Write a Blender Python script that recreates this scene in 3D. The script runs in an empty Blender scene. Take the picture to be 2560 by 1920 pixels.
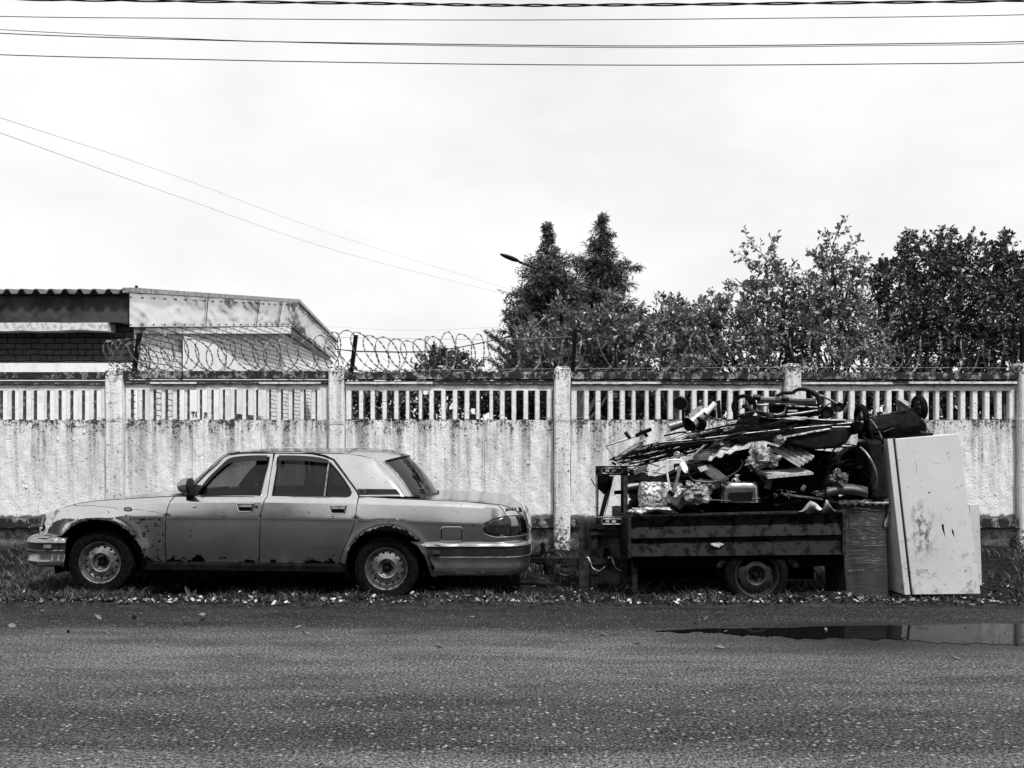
import bpy, bmesh, math, random
import numpy as np
from mathutils import Vector, geometry
R = math.radians
random.seed(7); rng = np.random.default_rng(11)
scene = bpy.context.scene
COL = scene.collection

# ------------------------------------------------------------------ camera
F = 1923.0; HX = 1280.0; HY = 1112.0; CZ = 1.5        # focal length in photo pixels, vanishing point, eye height
cam_d = bpy.data.cameras.new('camera'); cam = bpy.data.objects.new('camera', cam_d); COL.objects.link(cam)
cam.location = (0, 0, CZ); cam.rotation_euler = (R(90), 0, 0)
cam_d.sensor_width = 36; cam_d.lens = F / 2560 * 36; cam_d.shift_y = (HY - 960) / 2560
cam_d.clip_end = 600; cam_d.clip_start = 0.05
scene.camera = cam

# ------------------------------------------------------------------ sky and sun
SUN_EL, SUN_AZ = 57.0, 146.0     # azimuth clockwise from +Y
world = bpy.data.worlds.new('World'); scene.world = world; world.use_nodes = True
wt = world.node_tree; wt.nodes.clear()
def wn(t, **k):
    n = wt.nodes.new(t)
    for a, b in k.items(): setattr(n, a, b)
    return n
sky = wn('ShaderNodeTexSky', sky_type='NISHITA', sun_disc=False, sun_elevation=R(SUN_EL), sun_rotation=R(SUN_AZ), air_density=1.0, dust_density=2.0)
bw = wn('ShaderNodeRGBToBW'); wt.links.new(sky.outputs[0], bw.inputs[0])
tc = wn('ShaderNodeTexCoord'); mp = wn('ShaderNodeMapping'); mp.inputs['Scale'].default_value = (1.3, 1.3, 2.6)
wt.links.new(tc.outputs['Generated'], mp.inputs[0])
nz = wn('ShaderNodeTexNoise'); nz.inputs['Scale'].default_value = 2.3; nz.inputs['Detail'].default_value = 7; nz.inputs['Roughness'].default_value = .55
wt.links.new(mp.outputs[0], nz.inputs[0])
mr = wn('ShaderNodeMapRange'); mr.inputs[1].default_value = .3; mr.inputs[2].default_value = .62; mr.inputs[3].default_value = 6.4; mr.inputs[4].default_value = 7.6
wt.links.new(nz.outputs[0], mr.inputs[0])
mx = wn('ShaderNodeMix', data_type='FLOAT'); mx.inputs[0].default_value = .93
wt.links.new(bw.outputs[0], mx.inputs[2]); wt.links.new(mr.outputs[0], mx.inputs[3])
bg = wn('ShaderNodeBackground'); bg.inputs[1].default_value = .1
wt.links.new(mx.outputs[0], bg.inputs[0])
wo = wn('ShaderNodeOutputWorld'); wt.links.new(bg.outputs[0], wo.inputs[0])
sd = bpy.data.lights.new('sun', 'SUN'); sd.energy = 3.5; sd.angle = R(7); sd.color = (1, 1, 1)
so = bpy.data.objects.new('sun', sd); COL.objects.link(so)
sv = Vector((math.sin(R(SUN_AZ))*math.cos(R(SUN_EL)), math.cos(R(SUN_AZ))*math.cos(R(SUN_EL)), math.sin(R(SUN_EL))))
so.rotation_euler = (-sv).to_track_quat('-Z', 'Y').to_euler(); so.location = sv*30
scene.view_settings.view_transform = 'Standard'; scene.view_settings.look = 'None'; scene.view_settings.exposure = 0.5
scene.render.engine = 'CYCLES'
scene.cycles.max_bounces = 6; scene.cycles.transparent_max_bounces = 12

# ------------------------------------------------------------------ helpers
def P(px, py, Y):                       # photo pixel at a known distance -> world point
    return Vector(((px-HX)*Y/F, Y, CZ-(py-HY)*Y/F))
class MB:
    def __init__(s): s.v = []; s.f = []; s.m = []
    def add(s, vs, fs, mi=0):
        b = len(s.v); s.v += [tuple(v) for v in vs]; s.f += [tuple(b+i for i in f) for f in fs]; s.m += [mi]*len(fs)
        return s
    def box(s, a, b, mi=0):
        x0, y0, z0 = a; x1, y1, z1 = b
        return s.add([(x0,y0,z0),(x1,y0,z0),(x1,y1,z0),(x0,y1,z0),(x0,y0,z1),(x1,y0,z1),(x1,y1,z1),(x0,y1,z1)],
              [(0,3,2,1),(4,5,6,7),(0,1,5,4),(1,2,6,5),(2,3,7,6),(3,0,4,7)], mi)
    def obox(s, o, u, v, w, mi=0):      # oriented box from corner o, edges u v w
        o, u, v, w = map(Vector, (o, u, v, w))
        return s.add([o,o+u,o+u+v,o+v,o+w,o+u+w,o+u+v+w,o+v+w],[(0,3,2,1),(4,5,6,7),(0,1,5,4),(1,2,6,5),(2,3,7,6),(3,0,4,7)], mi)
    def tube(s, pts, r, n=6, mi=0, cap=True):
        pts = [Vector(p) for p in pts]; rs = r if isinstance(r, (list, tuple)) else [r]*len(pts)
        d = (pts[1]-pts[0]).normalized(); a = Vector((0,0,1)) if abs(d.z) < .9 else Vector((1,0,0))
        nrm = d.cross(a).normalized(); vs = []
        for i, p in enumerate(pts):
            t = (pts[min(i+1, len(pts)-1)]-pts[max(i-1, 0)])
            if t.length < 1e-9: t = d
            t.normalize(); nrm = (nrm-t*nrm.dot(t)).normalized(); bn = t.cross(nrm)
            for k in range(n):
                an = 2*math.pi*k/n; vs.append(p+(nrm*math.cos(an)+bn*math.sin(an))*rs[i])
        fs = [(i*n+k, i*n+(k+1)%n, (i+1)*n+(k+1)%n, (i+1)*n+k) for i in range(len(pts)-1) for k in range(n)]
        if cap: fs += [tuple(range(n-1,-1,-1)), tuple((len(pts)-1)*n+k for k in range(n))]
        return s.add(vs, fs, mi)
    def lathe(s, c, ax, prof, n=32, mi=0):      # prof: (distance along axis, radius)
        c = Vector(c); ax = Vector(ax).normalized(); a = Vector((0,0,1)) if abs(ax.z) < .9 else Vector((1,0,0))
        u = ax.cross(a).normalized(); w = ax.cross(u); vs = []
        for h, r in prof:
            for k in range(n):
                an = 2*math.pi*k/n; vs.append(c+ax*h+(u*math.cos(an)+w*math.sin(an))*r)
        m = len(prof)
        return s.add(vs, [(i*n+k, i*n+(k+1)%n, (i+1)*n+(k+1)%n, (i+1)*n+k) for i in range(m-1) for k in range(n)], mi)
    def prism(s, poly, d, mi=0):        # poly of 3-D points extruded by d
        n = len(poly); d = Vector(d); vs = [Vector(p) for p in poly]+[Vector(p)+d for p in poly]
        return s.add(vs, [tuple(range(n)), tuple(range(2*n-1, n-1, -1))]+[(i, i+n, (i+1)%n+n, (i+1)%n) for i in range(n)], mi)
    def grid(s, rows, mi=0, close=False):
        n = len(rows[0]); vs = [p for r in rows for p in r]; e = n if close else n-1
        return s.add(vs, [(i*n+k, i*n+(k+1)%n, (i+1)*n+(k+1)%n, (i+1)*n+k) for i in range(len(rows)-1) for k in range(e)], mi)
    def build(s, name, mat, parent=None, smooth=False, bevel=0, fix=True):
        mats = mat if isinstance(mat, (list, tuple)) else [mat]
        V = np.array(s.v, dtype=float)
        if parent is None:
            org = Vector(((V[:,0].min()+V[:,0].max())/2, (V[:,1].min()+V[:,1].max())/2, V[:,2].min()))
        else: org = Vector(parent['_w'])
        me = bpy.data.meshes.new(name); me.from_pydata((V-np.array(org)).tolist(), [], s.f)
        for m in mats: me.materials.append(m)
        me.polygons.foreach_set('material_index', s.m)
        if fix:
            bm = bmesh.new(); bm.from_mesh(me); bmesh.ops.recalc_face_normals(bm, faces=bm.faces); bm.to_mesh(me); bm.free()
        if smooth: me.polygons.foreach_set('use_smooth', [True]*len(me.polygons))
        me.update()
        o = bpy.data.objects.new(name, me); COL.objects.link(o)
        if parent is None: o.location = org
        else: o.parent = parent
        o['_w'] = tuple(org)
        if smooth and smooth is not True:
            me.set_sharp_from_angle(angle=R(smooth))
        if bevel:
            b = o.modifiers.new('bevel', 'BEVEL'); b.width = bevel; b.segments = 2; b.limit_method = 'ANGLE'; b.angle_limit = R(40)
        return o
def tag(o, label=None, cat=None, group=None, kind=None):
    for k, v in (('label', label), ('category', cat), ('group', group), ('kind', kind)):
        if v: o[k] = v
    return o
def empty(name, loc, label, cat, group=None):
    o = bpy.data.objects.new(name, None); COL.objects.link(o); o.location = loc; o['_w'] = tuple(loc); o.empty_display_size = .2
    return tag(o, label, cat, group)
def copy_tree(o, parent=None):
    c = o.copy(); COL.objects.link(c)
    if parent is not None: c.parent = parent
    for ch in list(o.children): copy_tree(ch, c)
    return c
def fast_mesh(name, V, faces_flat, per, mat, parent=None, tint=None, smooth=False):
    me = bpy.data.meshes.new(name); n = len(faces_flat)//per
    org = np.array(parent['_w']) if parent is not None else np.array([V[:,0].mean(), V[:,1].mean(), V[:,2].min()])
    V = V-org
    me.vertices.add(len(V)); me.vertices.foreach_set('co', V.ravel())
    me.loops.add(len(faces_flat)); me.loops.foreach_set('vertex_index', faces_flat.astype(np.int32))
    me.polygons.add(n); me.polygons.foreach_set('loop_start', np.arange(n, dtype=np.int32)*per)
    me.polygons.foreach_set('loop_total', np.full(n, per, dtype=np.int32))
    me.materials.append(mat); me.update(calc_edges=True)
    o = bpy.data.objects.new(name, me); COL.objects.link(o); o['_w'] = tuple(org)
    if parent is not None: o.parent = parent
    else: o.location = org
    return o
def lerp_table(tab, x):
    if x <= tab[0][0]: return tab[0][1]
    for (a, p), (b, q) in zip(tab, tab[1:]):
        if x <= b: return p+(q-p)*(x-a)/(b-a)
    return tab[-1][1]
def curve(pts, n=8):                    # Catmull-Rom through points
    pts = [Vector(p) for p in pts]; out = []
    for i in range(len(pts)-1):
        p0 = pts[max(i-1,0)]; p1 = pts[i]; p2 = pts[i+1]; p3 = pts[min(i+2, len(pts)-1)]
        for k in range(n):
            t = k/n; out.append(.5*((2*p1)+(p2-p0)*t+(2*p0-5*p1+4*p2-p3)*t*t+(3*p1-p0-3*p2+p3)*t**3))
    return out+[pts[-1]]

# ------------------------------------------------------------------ materials
class NT:
    def __init__(s, name):
        s.m = bpy.data.materials.new(name); s.m.use_nodes = True; s.t = s.m.node_tree
        s.b = s.t.nodes['Principled BSDF']; s.o = s.t.nodes['Material Output']; s.pos = None
    def n(s, t, **k):
        x = s.t.nodes.new(t)
        for a, b in k.items(): setattr(x, a, b)
        return x
    def l(s, a, b): s.t.links.new(a, b)
    def P(s):
        if not s.pos: s.pos = s.n('ShaderNodeNewGeometry').outputs['Position']
        return s.pos
    def scaled(s, sc, loc=(0,0,0), src=None):
        m = s.n('ShaderNodeMapping'); m.inputs['Scale'].default_value = sc; m.inputs['Location'].default_value = loc
        s.l(src or s.P(), m.inputs[0]); return m.outputs[0]
    def noise(s, scale, sc=(1,1,1), detail=4, rough=.6, loc=(0,0,0), src=None):
        x = s.n('ShaderNodeTexNoise'); x.inputs['Scale'].default_value = scale; x.inputs['Detail'].default_value = detail; x.inputs['Roughness'].default_value = rough
        s.l(s.scaled(sc, loc, src), x.inputs[0]); return x.outputs[0]
    def rng(s, v, a, b, c=0., d=1.):
        x = s.n('ShaderNodeMapRange')
        for i, q in enumerate((a, b, c, d)): x.inputs[i+1].default_value = q
        s.l(v, x.inputs[0]); return x.outputs[0]
    def math(s, op, a, b=None):
        x = s.n('ShaderNodeMath', operation=op)
        for i, q in enumerate((a, b)):
            if q is None: continue
            if isinstance(q, (int, float)): x.inputs[i].default_value = q
            else: s.l(q, x.inputs[i])
        return x.outputs[0]
    def mix(s, f, a, b):                # floats as greys
        x = s.n('ShaderNodeMix', data_type='FLOAT')
        for i, q in ((0, f), (2, a), (3, b)):
            if isinstance(q, (int, float)): x.inputs[i].default_value = q
            else: s.l(q, x.inputs[i])
        return x.outputs[0]
    def xyz(s):
        x = s.n('ShaderNodeSeparateXYZ'); s.l(s.P(), x.inputs[0]); return x.outputs
    def col(s, v):
        if isinstance(v, (int, float)): s.b.inputs['Base Color'].default_value = (v, v, v, 1)
        else: s.l(v, s.b.inputs['Base Color'])
    def set(s, k, v):
        if isinstance(v, (int, float)): s.b.inputs[k].default_value = v
        else: s.l(v, s.b.inputs[k])
    def bump(s, h, st=.5, d=.01):
        x = s.n('ShaderNodeBump'); x.inputs['Strength'].default_value = st; x.inputs['Distance'].default_value = d
        s.l(h, x.inputs['Height']); s.l(x.outputs[0], s.b.inputs['Normal'])
def simple(name, c, c2=None, rough=.6, metal=0., scale=9, thr=(.45,.6), bump=.3, bd=.004, spec=.5, bscale=None, sc=(1,1,1)):
    t = NT(name)
    if c2 is not None:
        nn = t.noise(scale, sc, 6, .65); t.col(t.mix(t.rng(nn, *thr), c, c2))
    else: t.col(c)
    t.set('Roughness', rough); t.set('Metallic', metal); t.set('Specular IOR Level', spec)
    if bump: t.bump(t.noise(bscale or scale*4, (1,1,1), 4), bump, bd)
    return t.m
M = {}
M['black'] = simple('black_plastic', .006, rough=.5, bump=.1, spec=.25)
M['moss_shade'] = simple('mossy_shaded_edge', .05, .3, rough=.95, scale=16, thr=(.5,.7), bump=.4, spec=.05)
M['rubber'] = simple('rubber', .002, .007, rough=.8, scale=30, bump=.3, spec=.06)
M['dark'] = simple('dark_cavity', .002, rough=.95, bump=0, spec=.02)
M['fabric'] = simple('black_fabric', .004, .010, rough=.9, scale=20, bump=.6, bd=.01, spec=.1)
M['steel'] = simple('galvanised_steel', .42, .2, rough=.42, metal=.85, scale=14, bump=.2)
M['alu'] = simple('brushed_aluminium', .26, .12, rough=.5, metal=.75, scale=20, bump=.1)
M['chrome'] = simple('bright_trim', .75, rough=.15, metal=1., bump=0)
M['rust'] = simple('rusty_iron', .010, .035, rough=.8, scale=13, thr=(.45,.62), bump=.6, spec=.15)
M['darksteel'] = simple('dark_painted_steel', .006, .02, rough=.5, scale=16, thr=(.55,.68), bump=.4, spec=.3)
M['scrap'] = simple('dark_scrap', .003, .009, rough=.7, scale=20, bump=.5, spec=.12)
M['wood'] = simple('weathered_wood', .03, .14, rough=.85, scale=10, sc=(1,6,6), bump=.6)
M['plaster'] = simple('white_plaster', .78, .6, rough=.9, scale=5, thr=(.5,.7), bump=.4)
M['sheet'] = simple('fibre_cement', .42, .2, rough=.8, scale=28, thr=(.45,.6), bump=.6)
M['whiteplastic'] = simple('white_plastic', .7, .5, rough=.4, scale=8, bump=.1)
M['paper'] = simple('paper_and_rags', .52, .2, rough=.8, scale=14, bump=.7, bd=.01)
M['bag'] = simple('plastic_film', .4, .06, rough=.22, scale=22, thr=(.4,.6), bump=1., bd=.015)
M['foam'] = simple('mottled_foam', .6, .06, rough=.85, scale=24, thr=(.46,.54), bump=.6)
M['tank'] = simple('stainless_sink_steel', .45, .38, rough=.25, metal=1., scale=6, bump=.1)
M['hose'] = simple('black_hose', .006, rough=.4, bump=.2)
M['iron'] = simple('black_iron', .003, .008, rough=.85, scale=10, bump=.4, spec=.08)
M['wire'] = simple('cable_black', .01, rough=.9, bump=0, spec=.1)
M['thinwire'] = simple('cable_grey', .3, rough=.9, bump=0, spec=.1)
M['razor'] = simple('razor_wire_steel', .12, .03, rough=.5, metal=.4, scale=16, bump=0)
M['lettering'] = simple('lettering', .02, rough=.5, bump=0)
M['soot'] = simple('dirty_grey_panel', .1, .03, rough=.7, scale=9, bump=.6)

def mk_paint():                         # dirty silver car paint, rust chewing at sills and arches
    t = NT('silver_car_paint'); x, y, z = t.xyz()
    n1 = t.noise(5, (1,1,1), 6); n2 = t.noise(26, (1,1,1), 6, .7); n3 = t.noise(90, (1,1,1), 3)
    base = t.mix(t.rng(n1, .35, .65), .60, .66)
    # rust along the bottom edge of the sills
    edge = t.math('ADD', z, t.rng(n1, .3, .7, -.13, .13)); edge = t.math('ADD', edge, t.rng(n2, .3, .7, -.028, .028))
    rust = t.rng(edge, .36, .345)
    # rust spots on the front wing
    wing = t.math('MULTIPLY', t.rng(x, -3.78, -3.66), t.rng(x, -3.375, -3.385))
    spots = t.math('MULTIPLY', t.rng(n2, .565, .59), t.math('MULTIPLY', wing, t.rng(z, .80, .79)))
    few = t.math('MULTIPLY', t.rng(t.noise(34, (1,1,1), 2, .5, (3,1,2)), .70, .72), t.rng(n1, .5, .55))
    f = t.math('MAXIMUM', t.math('MAXIMUM', rust, spots), few)
    # rust ring at both arches
    for cx, cz, r in ((-4.02, .365, .415), (-1.22, .31, .40)):
        dx = t.math('SUBTRACT', x, cx); dz = t.math('SUBTRACT', z, cz)
        d = t.math('SQRT', t.math('ADD', t.math('MULTIPLY', dx, dx), t.math('MULTIPLY', dz, dz)))
        d = t.math('ADD', d, t.rng(n2, .3, .7, -.03, .03))
        f = t.math('MAXIMUM', f, t.rng(d, r+.009, r+.001))
    t.col(t.mix(f, base, .006))
    t.set('Metallic', 1.); t.set('Roughness', t.mix(f, t.rng(n1, .3, .7, .15, .20), .4)); t.set('Specular IOR Level', .3)
    t.set('Coat Weight', t.mix(f, .08, 0.)); t.set('Coat Roughness', .15)
    t.bump(t.math('ADD', t.math('MULTIPLY', n3, .15), t.math('MULTIPLY', t.noise(1.7, (1,1,1), 1), 6.)), .12, .006)
    return t.m
M['paint'] = mk_paint()
def mk_glass(name, tint, refl):
    t = NT(name); t.t.nodes.remove(t.b)
    tr = t.n('ShaderNodeBsdfTransparent'); tr.inputs[0].default_value = (tint,)*3+(1,)
    gl = t.n('ShaderNodeBsdfGlossy'); gl.inputs['Roughness'].default_value = .04; gl.inputs['Color'].default_value = (refl,)*3+(1,)
    lw = t.n('ShaderNodeLayerWeight'); lw.inputs[0].default_value = .5; frv = t.math('ADD', t.math('MULTIPLY', t.math('POWER', lw.outputs['Facing'], 4.5), .9), .045)
    mxx = t.n('ShaderNodeMixShader'); t.l(frv, mxx.inputs[0]); t.l(tr.outputs[0], mxx.inputs[1]); t.l(gl.outputs[0], mxx.inputs[2])
    t.l(mxx.outputs[0], t.o.inputs[0]); return t.m
M['glass'] = mk_glass('tinted_car_glass', .40, .7); M['glassdark'] = mk_glass('film_tinted_glass', .10, .8); M['glassrear'] = mk_glass('rear_glass', .30, 1.)
M['lamp'] = simple('dark_lamp_lens', .02, .035, rough=.12, scale=8, bump=.1)
M['lamp2'] = simple('amber_lamp_lens', .16, .1, rough=.12, scale=8, bump=.1)
M['rim'] = simple('dirty_steel_rim', .34, .05, rough=.28, metal=.92, scale=24, thr=(.5,.66), bump=.2)

def mk_fence(kind):
    t = NT('concrete_'+kind); x, y, z = t.xyz()
    big = t.noise(1.3, (1,1,1), 5); mid = t.noise(9, (1,1,1), 8, .7); fine = t.noise(42, (1,1,1), 8, .75); fine2 = t.noise(75, (1,1,.7), 5, .7, (5,5,5))
    c = t.mix(t.rng(big, .35, .65), .76, .66)
    c = t.mix(t.rng(mid, .5, .72, 0., .45), c, .52)
    strk = t.noise(1.0, (9,1,.55), 6, .62)
    if kind == 'panel':
        slots = t.math('MULTIPLY', t.rng(z, 1.86, 1.85), 1.)
        fade = t.math('MULTIPLY', t.rng(z, .55, 1.86), slots)
        strk2 = t.noise(1.0, (21,1,.9), 5, .7, (3,0,7)); s1 = t.math('MULTIPLY', t.math('MAXIMUM', t.rng(strk, .43, .62, 0., 1.), t.math('MULTIPLY', t.rng(strk2, .50, .66), t.rng(z, 1.25, 1.8))), fade)
        c = t.mix(t.math('MULTIPLY', s1, .95), c, .20)
        c = t.mix(t.math('MULTIPLY', t.rng(t.noise(1.0, (17,1,.35), 4, .6, (9,0,2)), .5, .75, 0., .4), slots), c, .45)
        edge = t.math('MULTIPLY', t.rng(z, 1.62, 1.85), slots)
        clump = t.rng(mid, .40, .62)
        bias = t.math('ADD', t.math('MULTIPLY', edge, t.math('ADD', t.math('MULTIPLY', clump, .17), .0)), t.math('MULTIPLY', s1, t.math('MULTIPLY', clump, .16)))
        c = t.mix(t.rng(t.math('ADD', fine, bias), .60, .65), c, .04)
        c = t.mix(t.rng(fine2, .63, .67), c, .08)
        c = t.mix(t.math('MULTIPLY', t.rng(t.math('ADD', z, t.rng(mid, .3, .7, -.03, .03)), 2.29, 2.345), .85), c, .06)  # grime, with painted shade in the recess under the coping
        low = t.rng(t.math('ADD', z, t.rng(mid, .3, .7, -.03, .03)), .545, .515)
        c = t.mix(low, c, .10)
    elif kind == 'post':
        top = t.rng(z, 2.3, 2.55, 0., .12)
        bot = t.rng(z, .55, .2, 0., .12)
        sp = t.rng(t.math('ADD', t.math('ADD', fine, t.rng(mid, .4, .7, -.02, .09)), t.math('ADD', top, bot)), .60, .64)
        c = t.mix(t.rng(strk, .45, .7, 0., .7), c, .3)
        c = t.mix(sp, c, .04)
        c = t.mix(t.rng(fine2, .64, .67), c, .06)
    elif kind == 'coping':
        c = t.mix(t.rng(t.math('ADD', mid, t.rng(strk, .3, .7, -.14, .14)), .49, .66, 0., 1.), .02, .45)
        c = t.mix(t.rng(fine, .46, .58), c, .015)
    elif kind == 'plinth':
        c = t.mix(t.rng(mid, .42, .58), .10, .42)
        c = t.mix(t.rng(z, .28, .08), c, .04); c = t.mix(t.rng(fine, .5, .62), c, .05)
    t.col(c); t.set('Roughness', .9); t.set('Specular IOR Level', .25)
    v = t.n('ShaderNodeTexVoronoi'); v.inputs['Scale'].default_value = 7.5
    nv = t.n('ShaderNodeMix', data_type='VECTOR'); nv.inputs[0].default_value = .12
    nc = t.n('ShaderNodeTexNoise'); nc.inputs['Scale'].default_value = 9; t.l(t.P(), nc.inputs[0])
    t.l(t.P(), nv.inputs[4]); t.l(nc.outputs[1], nv.inputs[5]); t.l(nv.outputs[1], v.inputs[0])
    chip = t.rng(v.outputs[0], .10, .14)
    h = t.math('ADD', t.math('MULTIPLY', fine, 1.), t.math('ADD', t.math('MULTIPLY', mid, 1.5), t.math('MULTIPLY', chip, .8)))
    t.bump(h, .9, .012); return t.m
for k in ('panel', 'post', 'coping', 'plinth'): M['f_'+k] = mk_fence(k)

def mk_brick(name, base, dark, sc=1.0, axis='x'):
    t = NT(name); x, y, z = t.xyz()
    cmb = t.n('ShaderNodeCombineXYZ'); t.l(x if axis == 'x' else y, cmb.inputs[0]); t.l(z, cmb.inputs[1])
    nn = t.noise(3, (1,1,1), 4)
    wob = t.n('ShaderNodeVectorMath', operation='ADD'); t.l(cmb.outputs[0], wob.inputs[0])
    cc = t.n('ShaderNodeCombineXYZ'); t.l(t.rng(nn, .3, .7, -.02, .02), cc.inputs[0]); t.l(t.rng(t.noise(5), .3, .7, -.012, .012), cc.inputs[1]); t.l(cc.outputs[0], wob.inputs[1])
    b = t.n('ShaderNodeTexBrick'); b.inputs['Scale'].default_value = 1.; b.inputs['Brick Width'].default_value = .27*sc; b.inputs['Row Height'].default_value = .102*sc
    b.inputs['Mortar Size'].default_value = .010*sc; b.inputs['Mortar Smooth'].default_value = .4
    t.l(wob.outputs[0], b.inputs[0])
    c = t.mix(b.outputs['Fac'], t.mix(t.rng(t.noise(11, (1,1,1), 6, .7), .35, .65), base, base*.72), dark)
    c = t.mix(t.rng(t.noise(2.2, (1,1,1.5), 7, .7, (4,4,4)), .56, .66, 0., .75), c, dark*1.8)
    t.col(c); t.set('Roughness', .92); t.set('Specular IOR Level', .08)
    t.bump(t.math('SUBTRACT', t.math('MULTIPLY', t.noise(40), .3), b.outputs['Fac']), 1., .012)
    return t.m
M['brick'] = mk_brick('whitewashed_brick_front_shaded', .07, .006); M['brick2'] = mk_brick('whitewashed_brick_gable', .88, .16, 1.05, 'y')  # front copy darkened so its colour carries the eave shadow
def mk_fascia():
    t = NT('galvanised_fascia_sheet')
    w = t.noise(1.0, (1.4,.55,.9), 3, .5); w2 = t.noise(1.0, (4,1.6,.8), 5, .6)
    t.col(t.mix(t.rng(w2, .4, .75, 0., .35), .78, .4)); t.set('Metallic', .6); t.set('Roughness', .30)
    t.bump(w, 1., .3); return t.m
M['fascia'] = mk_fascia()
M['roof'] = simple('corrugated_roof_steel', .12, .05, rough=.5, metal=.3, scale=3, bump=.1)
M['concrete'] = simple('pale_concrete', .62, .35, rough=.9, scale=16, bump=.6)

def mk_asphalt():
    t = NT('worn_asphalt'); x, y, z = t.xyz()
    big = t.noise(1., (.35,1.2,1), 5, .6); med = t.noise(2.3, (.4,1.9,1), 6, .65)
    def stones(sc, off):
        v = t.n('ShaderNodeTexVoronoi'); v.inputs['Scale'].default_value = sc; v.inputs['Randomness'].default_value = 1.
        t.l(t.scaled((.8,1.1,1), off), v.inputs[0]); return v
    v = stones(62, (0,0,0)); v2 = stones(105, (2,3,0)); v3 = stones(38, (5,1,0))
    def pick(v, a, b):
        s = t.n('ShaderNodeSeparateColor'); t.l(v.outputs['Color'], s.inputs[0])
        return t.math('MULTIPLY', t.rng(s.outputs[0], a, b), t.rng(v.outputs['Distance'], .42, .30))
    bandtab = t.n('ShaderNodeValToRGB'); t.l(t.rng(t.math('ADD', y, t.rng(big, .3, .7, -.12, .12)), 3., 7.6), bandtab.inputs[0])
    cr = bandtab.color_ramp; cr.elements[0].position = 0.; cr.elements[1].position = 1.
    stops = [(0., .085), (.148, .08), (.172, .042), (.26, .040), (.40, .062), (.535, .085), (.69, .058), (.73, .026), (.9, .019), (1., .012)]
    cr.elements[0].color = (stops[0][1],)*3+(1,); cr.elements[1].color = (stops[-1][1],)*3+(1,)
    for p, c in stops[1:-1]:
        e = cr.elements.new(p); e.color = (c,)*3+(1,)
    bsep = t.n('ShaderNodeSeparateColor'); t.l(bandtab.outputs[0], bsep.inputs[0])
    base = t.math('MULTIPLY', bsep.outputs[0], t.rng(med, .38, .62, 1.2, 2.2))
    near = t.rng(y, 7.2, 4.2, .25, 1.)
    c = t.mix(t.math('MULTIPLY', pick(v, .52, .72), near), base, .15)
    c = t.mix(t.math('MULTIPLY', pick(v3, .76, .86), near), c, .30)
    c = t.mix(t.math('MULTIPLY', pick(v2, .72, .8), .6), c, .16)
    c = t.math('MULTIPLY', c, t.rng(t.noise(52, (1,1.1,1), 6, .8), .44, .56, .28, 1.75))
    c = t.mix(t.rng(t.noise(90, (.8,1,1), 5, .8), .42, .54), t.math('MULTIPLY', c, .28), c)
    # damp patch round the puddle
    d = t.math('MULTIPLY', t.rng(t.math('ADD', x, t.rng(big, .3, .7, -.5, .5)), .9, 2.6), t.math('MULTIPLY', t.rng(y, 5.2, 5.75), t.rng(y, 6.6, 6.4)))
    c = t.mix(t.math('MULTIPLY', d, .85), c, .012)
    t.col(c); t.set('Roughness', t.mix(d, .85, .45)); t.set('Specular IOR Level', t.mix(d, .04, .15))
    h = t.math('ADD', t.math('MULTIPLY', v.outputs['Distance'], -.8), t.math('ADD', t.noise(120, (1,1,1), 3), t.math('MULTIPLY', v2.outputs['Distance'], -.5)))
    t.bump(h, 1., .011); return t.m
M['asphalt'] = mk_asphalt()
M['soil'] = simple('dark_soil', .008, .028, rough=.95, scale=12, bump=1., bd=.02, spec=.02)
M['water'] = simple('puddle_water', .004, rough=.02, bump=0)
M['water'].node_tree.nodes['Principled BSDF'].inputs['IOR'].default_value = 1.14
def mk_leaf(name, a, b, rough=.45, trans=.25, pw=2.):
    t = NT(name); oi = t.n('ShaderNodeNewGeometry')
    t.col(t.mix(t.math('POWER', oi.outputs['Random Per Island'], pw), a, b)); t.set('Roughness', rough); t.set('Specular IOR Level', .5)
    if trans:
        tb = t.n('ShaderNodeBsdfTranslucent'); tb.inputs[0].default_value = ((a+b)*.6,)*3+(1,)
        ms = t.n('ShaderNodeMixShader'); ms.inputs[0].default_value = trans
        t.l(t.b.outputs[0], ms.inputs[1]); t.l(tb.outputs[0], ms.inputs[2]); t.l(ms.outputs[0], t.o.inputs[0])
    return t.m
M['woodleaf'] = mk_leaf('roadside_leaves', .006, .05, .6, .1); M['leaf'] = mk_leaf('apple_leaves', .02, .42, .35); M['leafdark'] = mk_leaf('dark_leaves', .005, .20, .35, .1); M['needle'] = mk_leaf('conifer_sprays', .008, .17, .5, .1)
M['grass'] = mk_leaf('grass_blades', .006, .11, .6, .05); M['dead'] = mk_leaf('dead_leaves', .01, .5, .65, 0, 3.2)
M['bark'] = simple('bark', .03, .08, rough=.9, scale=12, bump=.8)
rj = random.Random(41)
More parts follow.
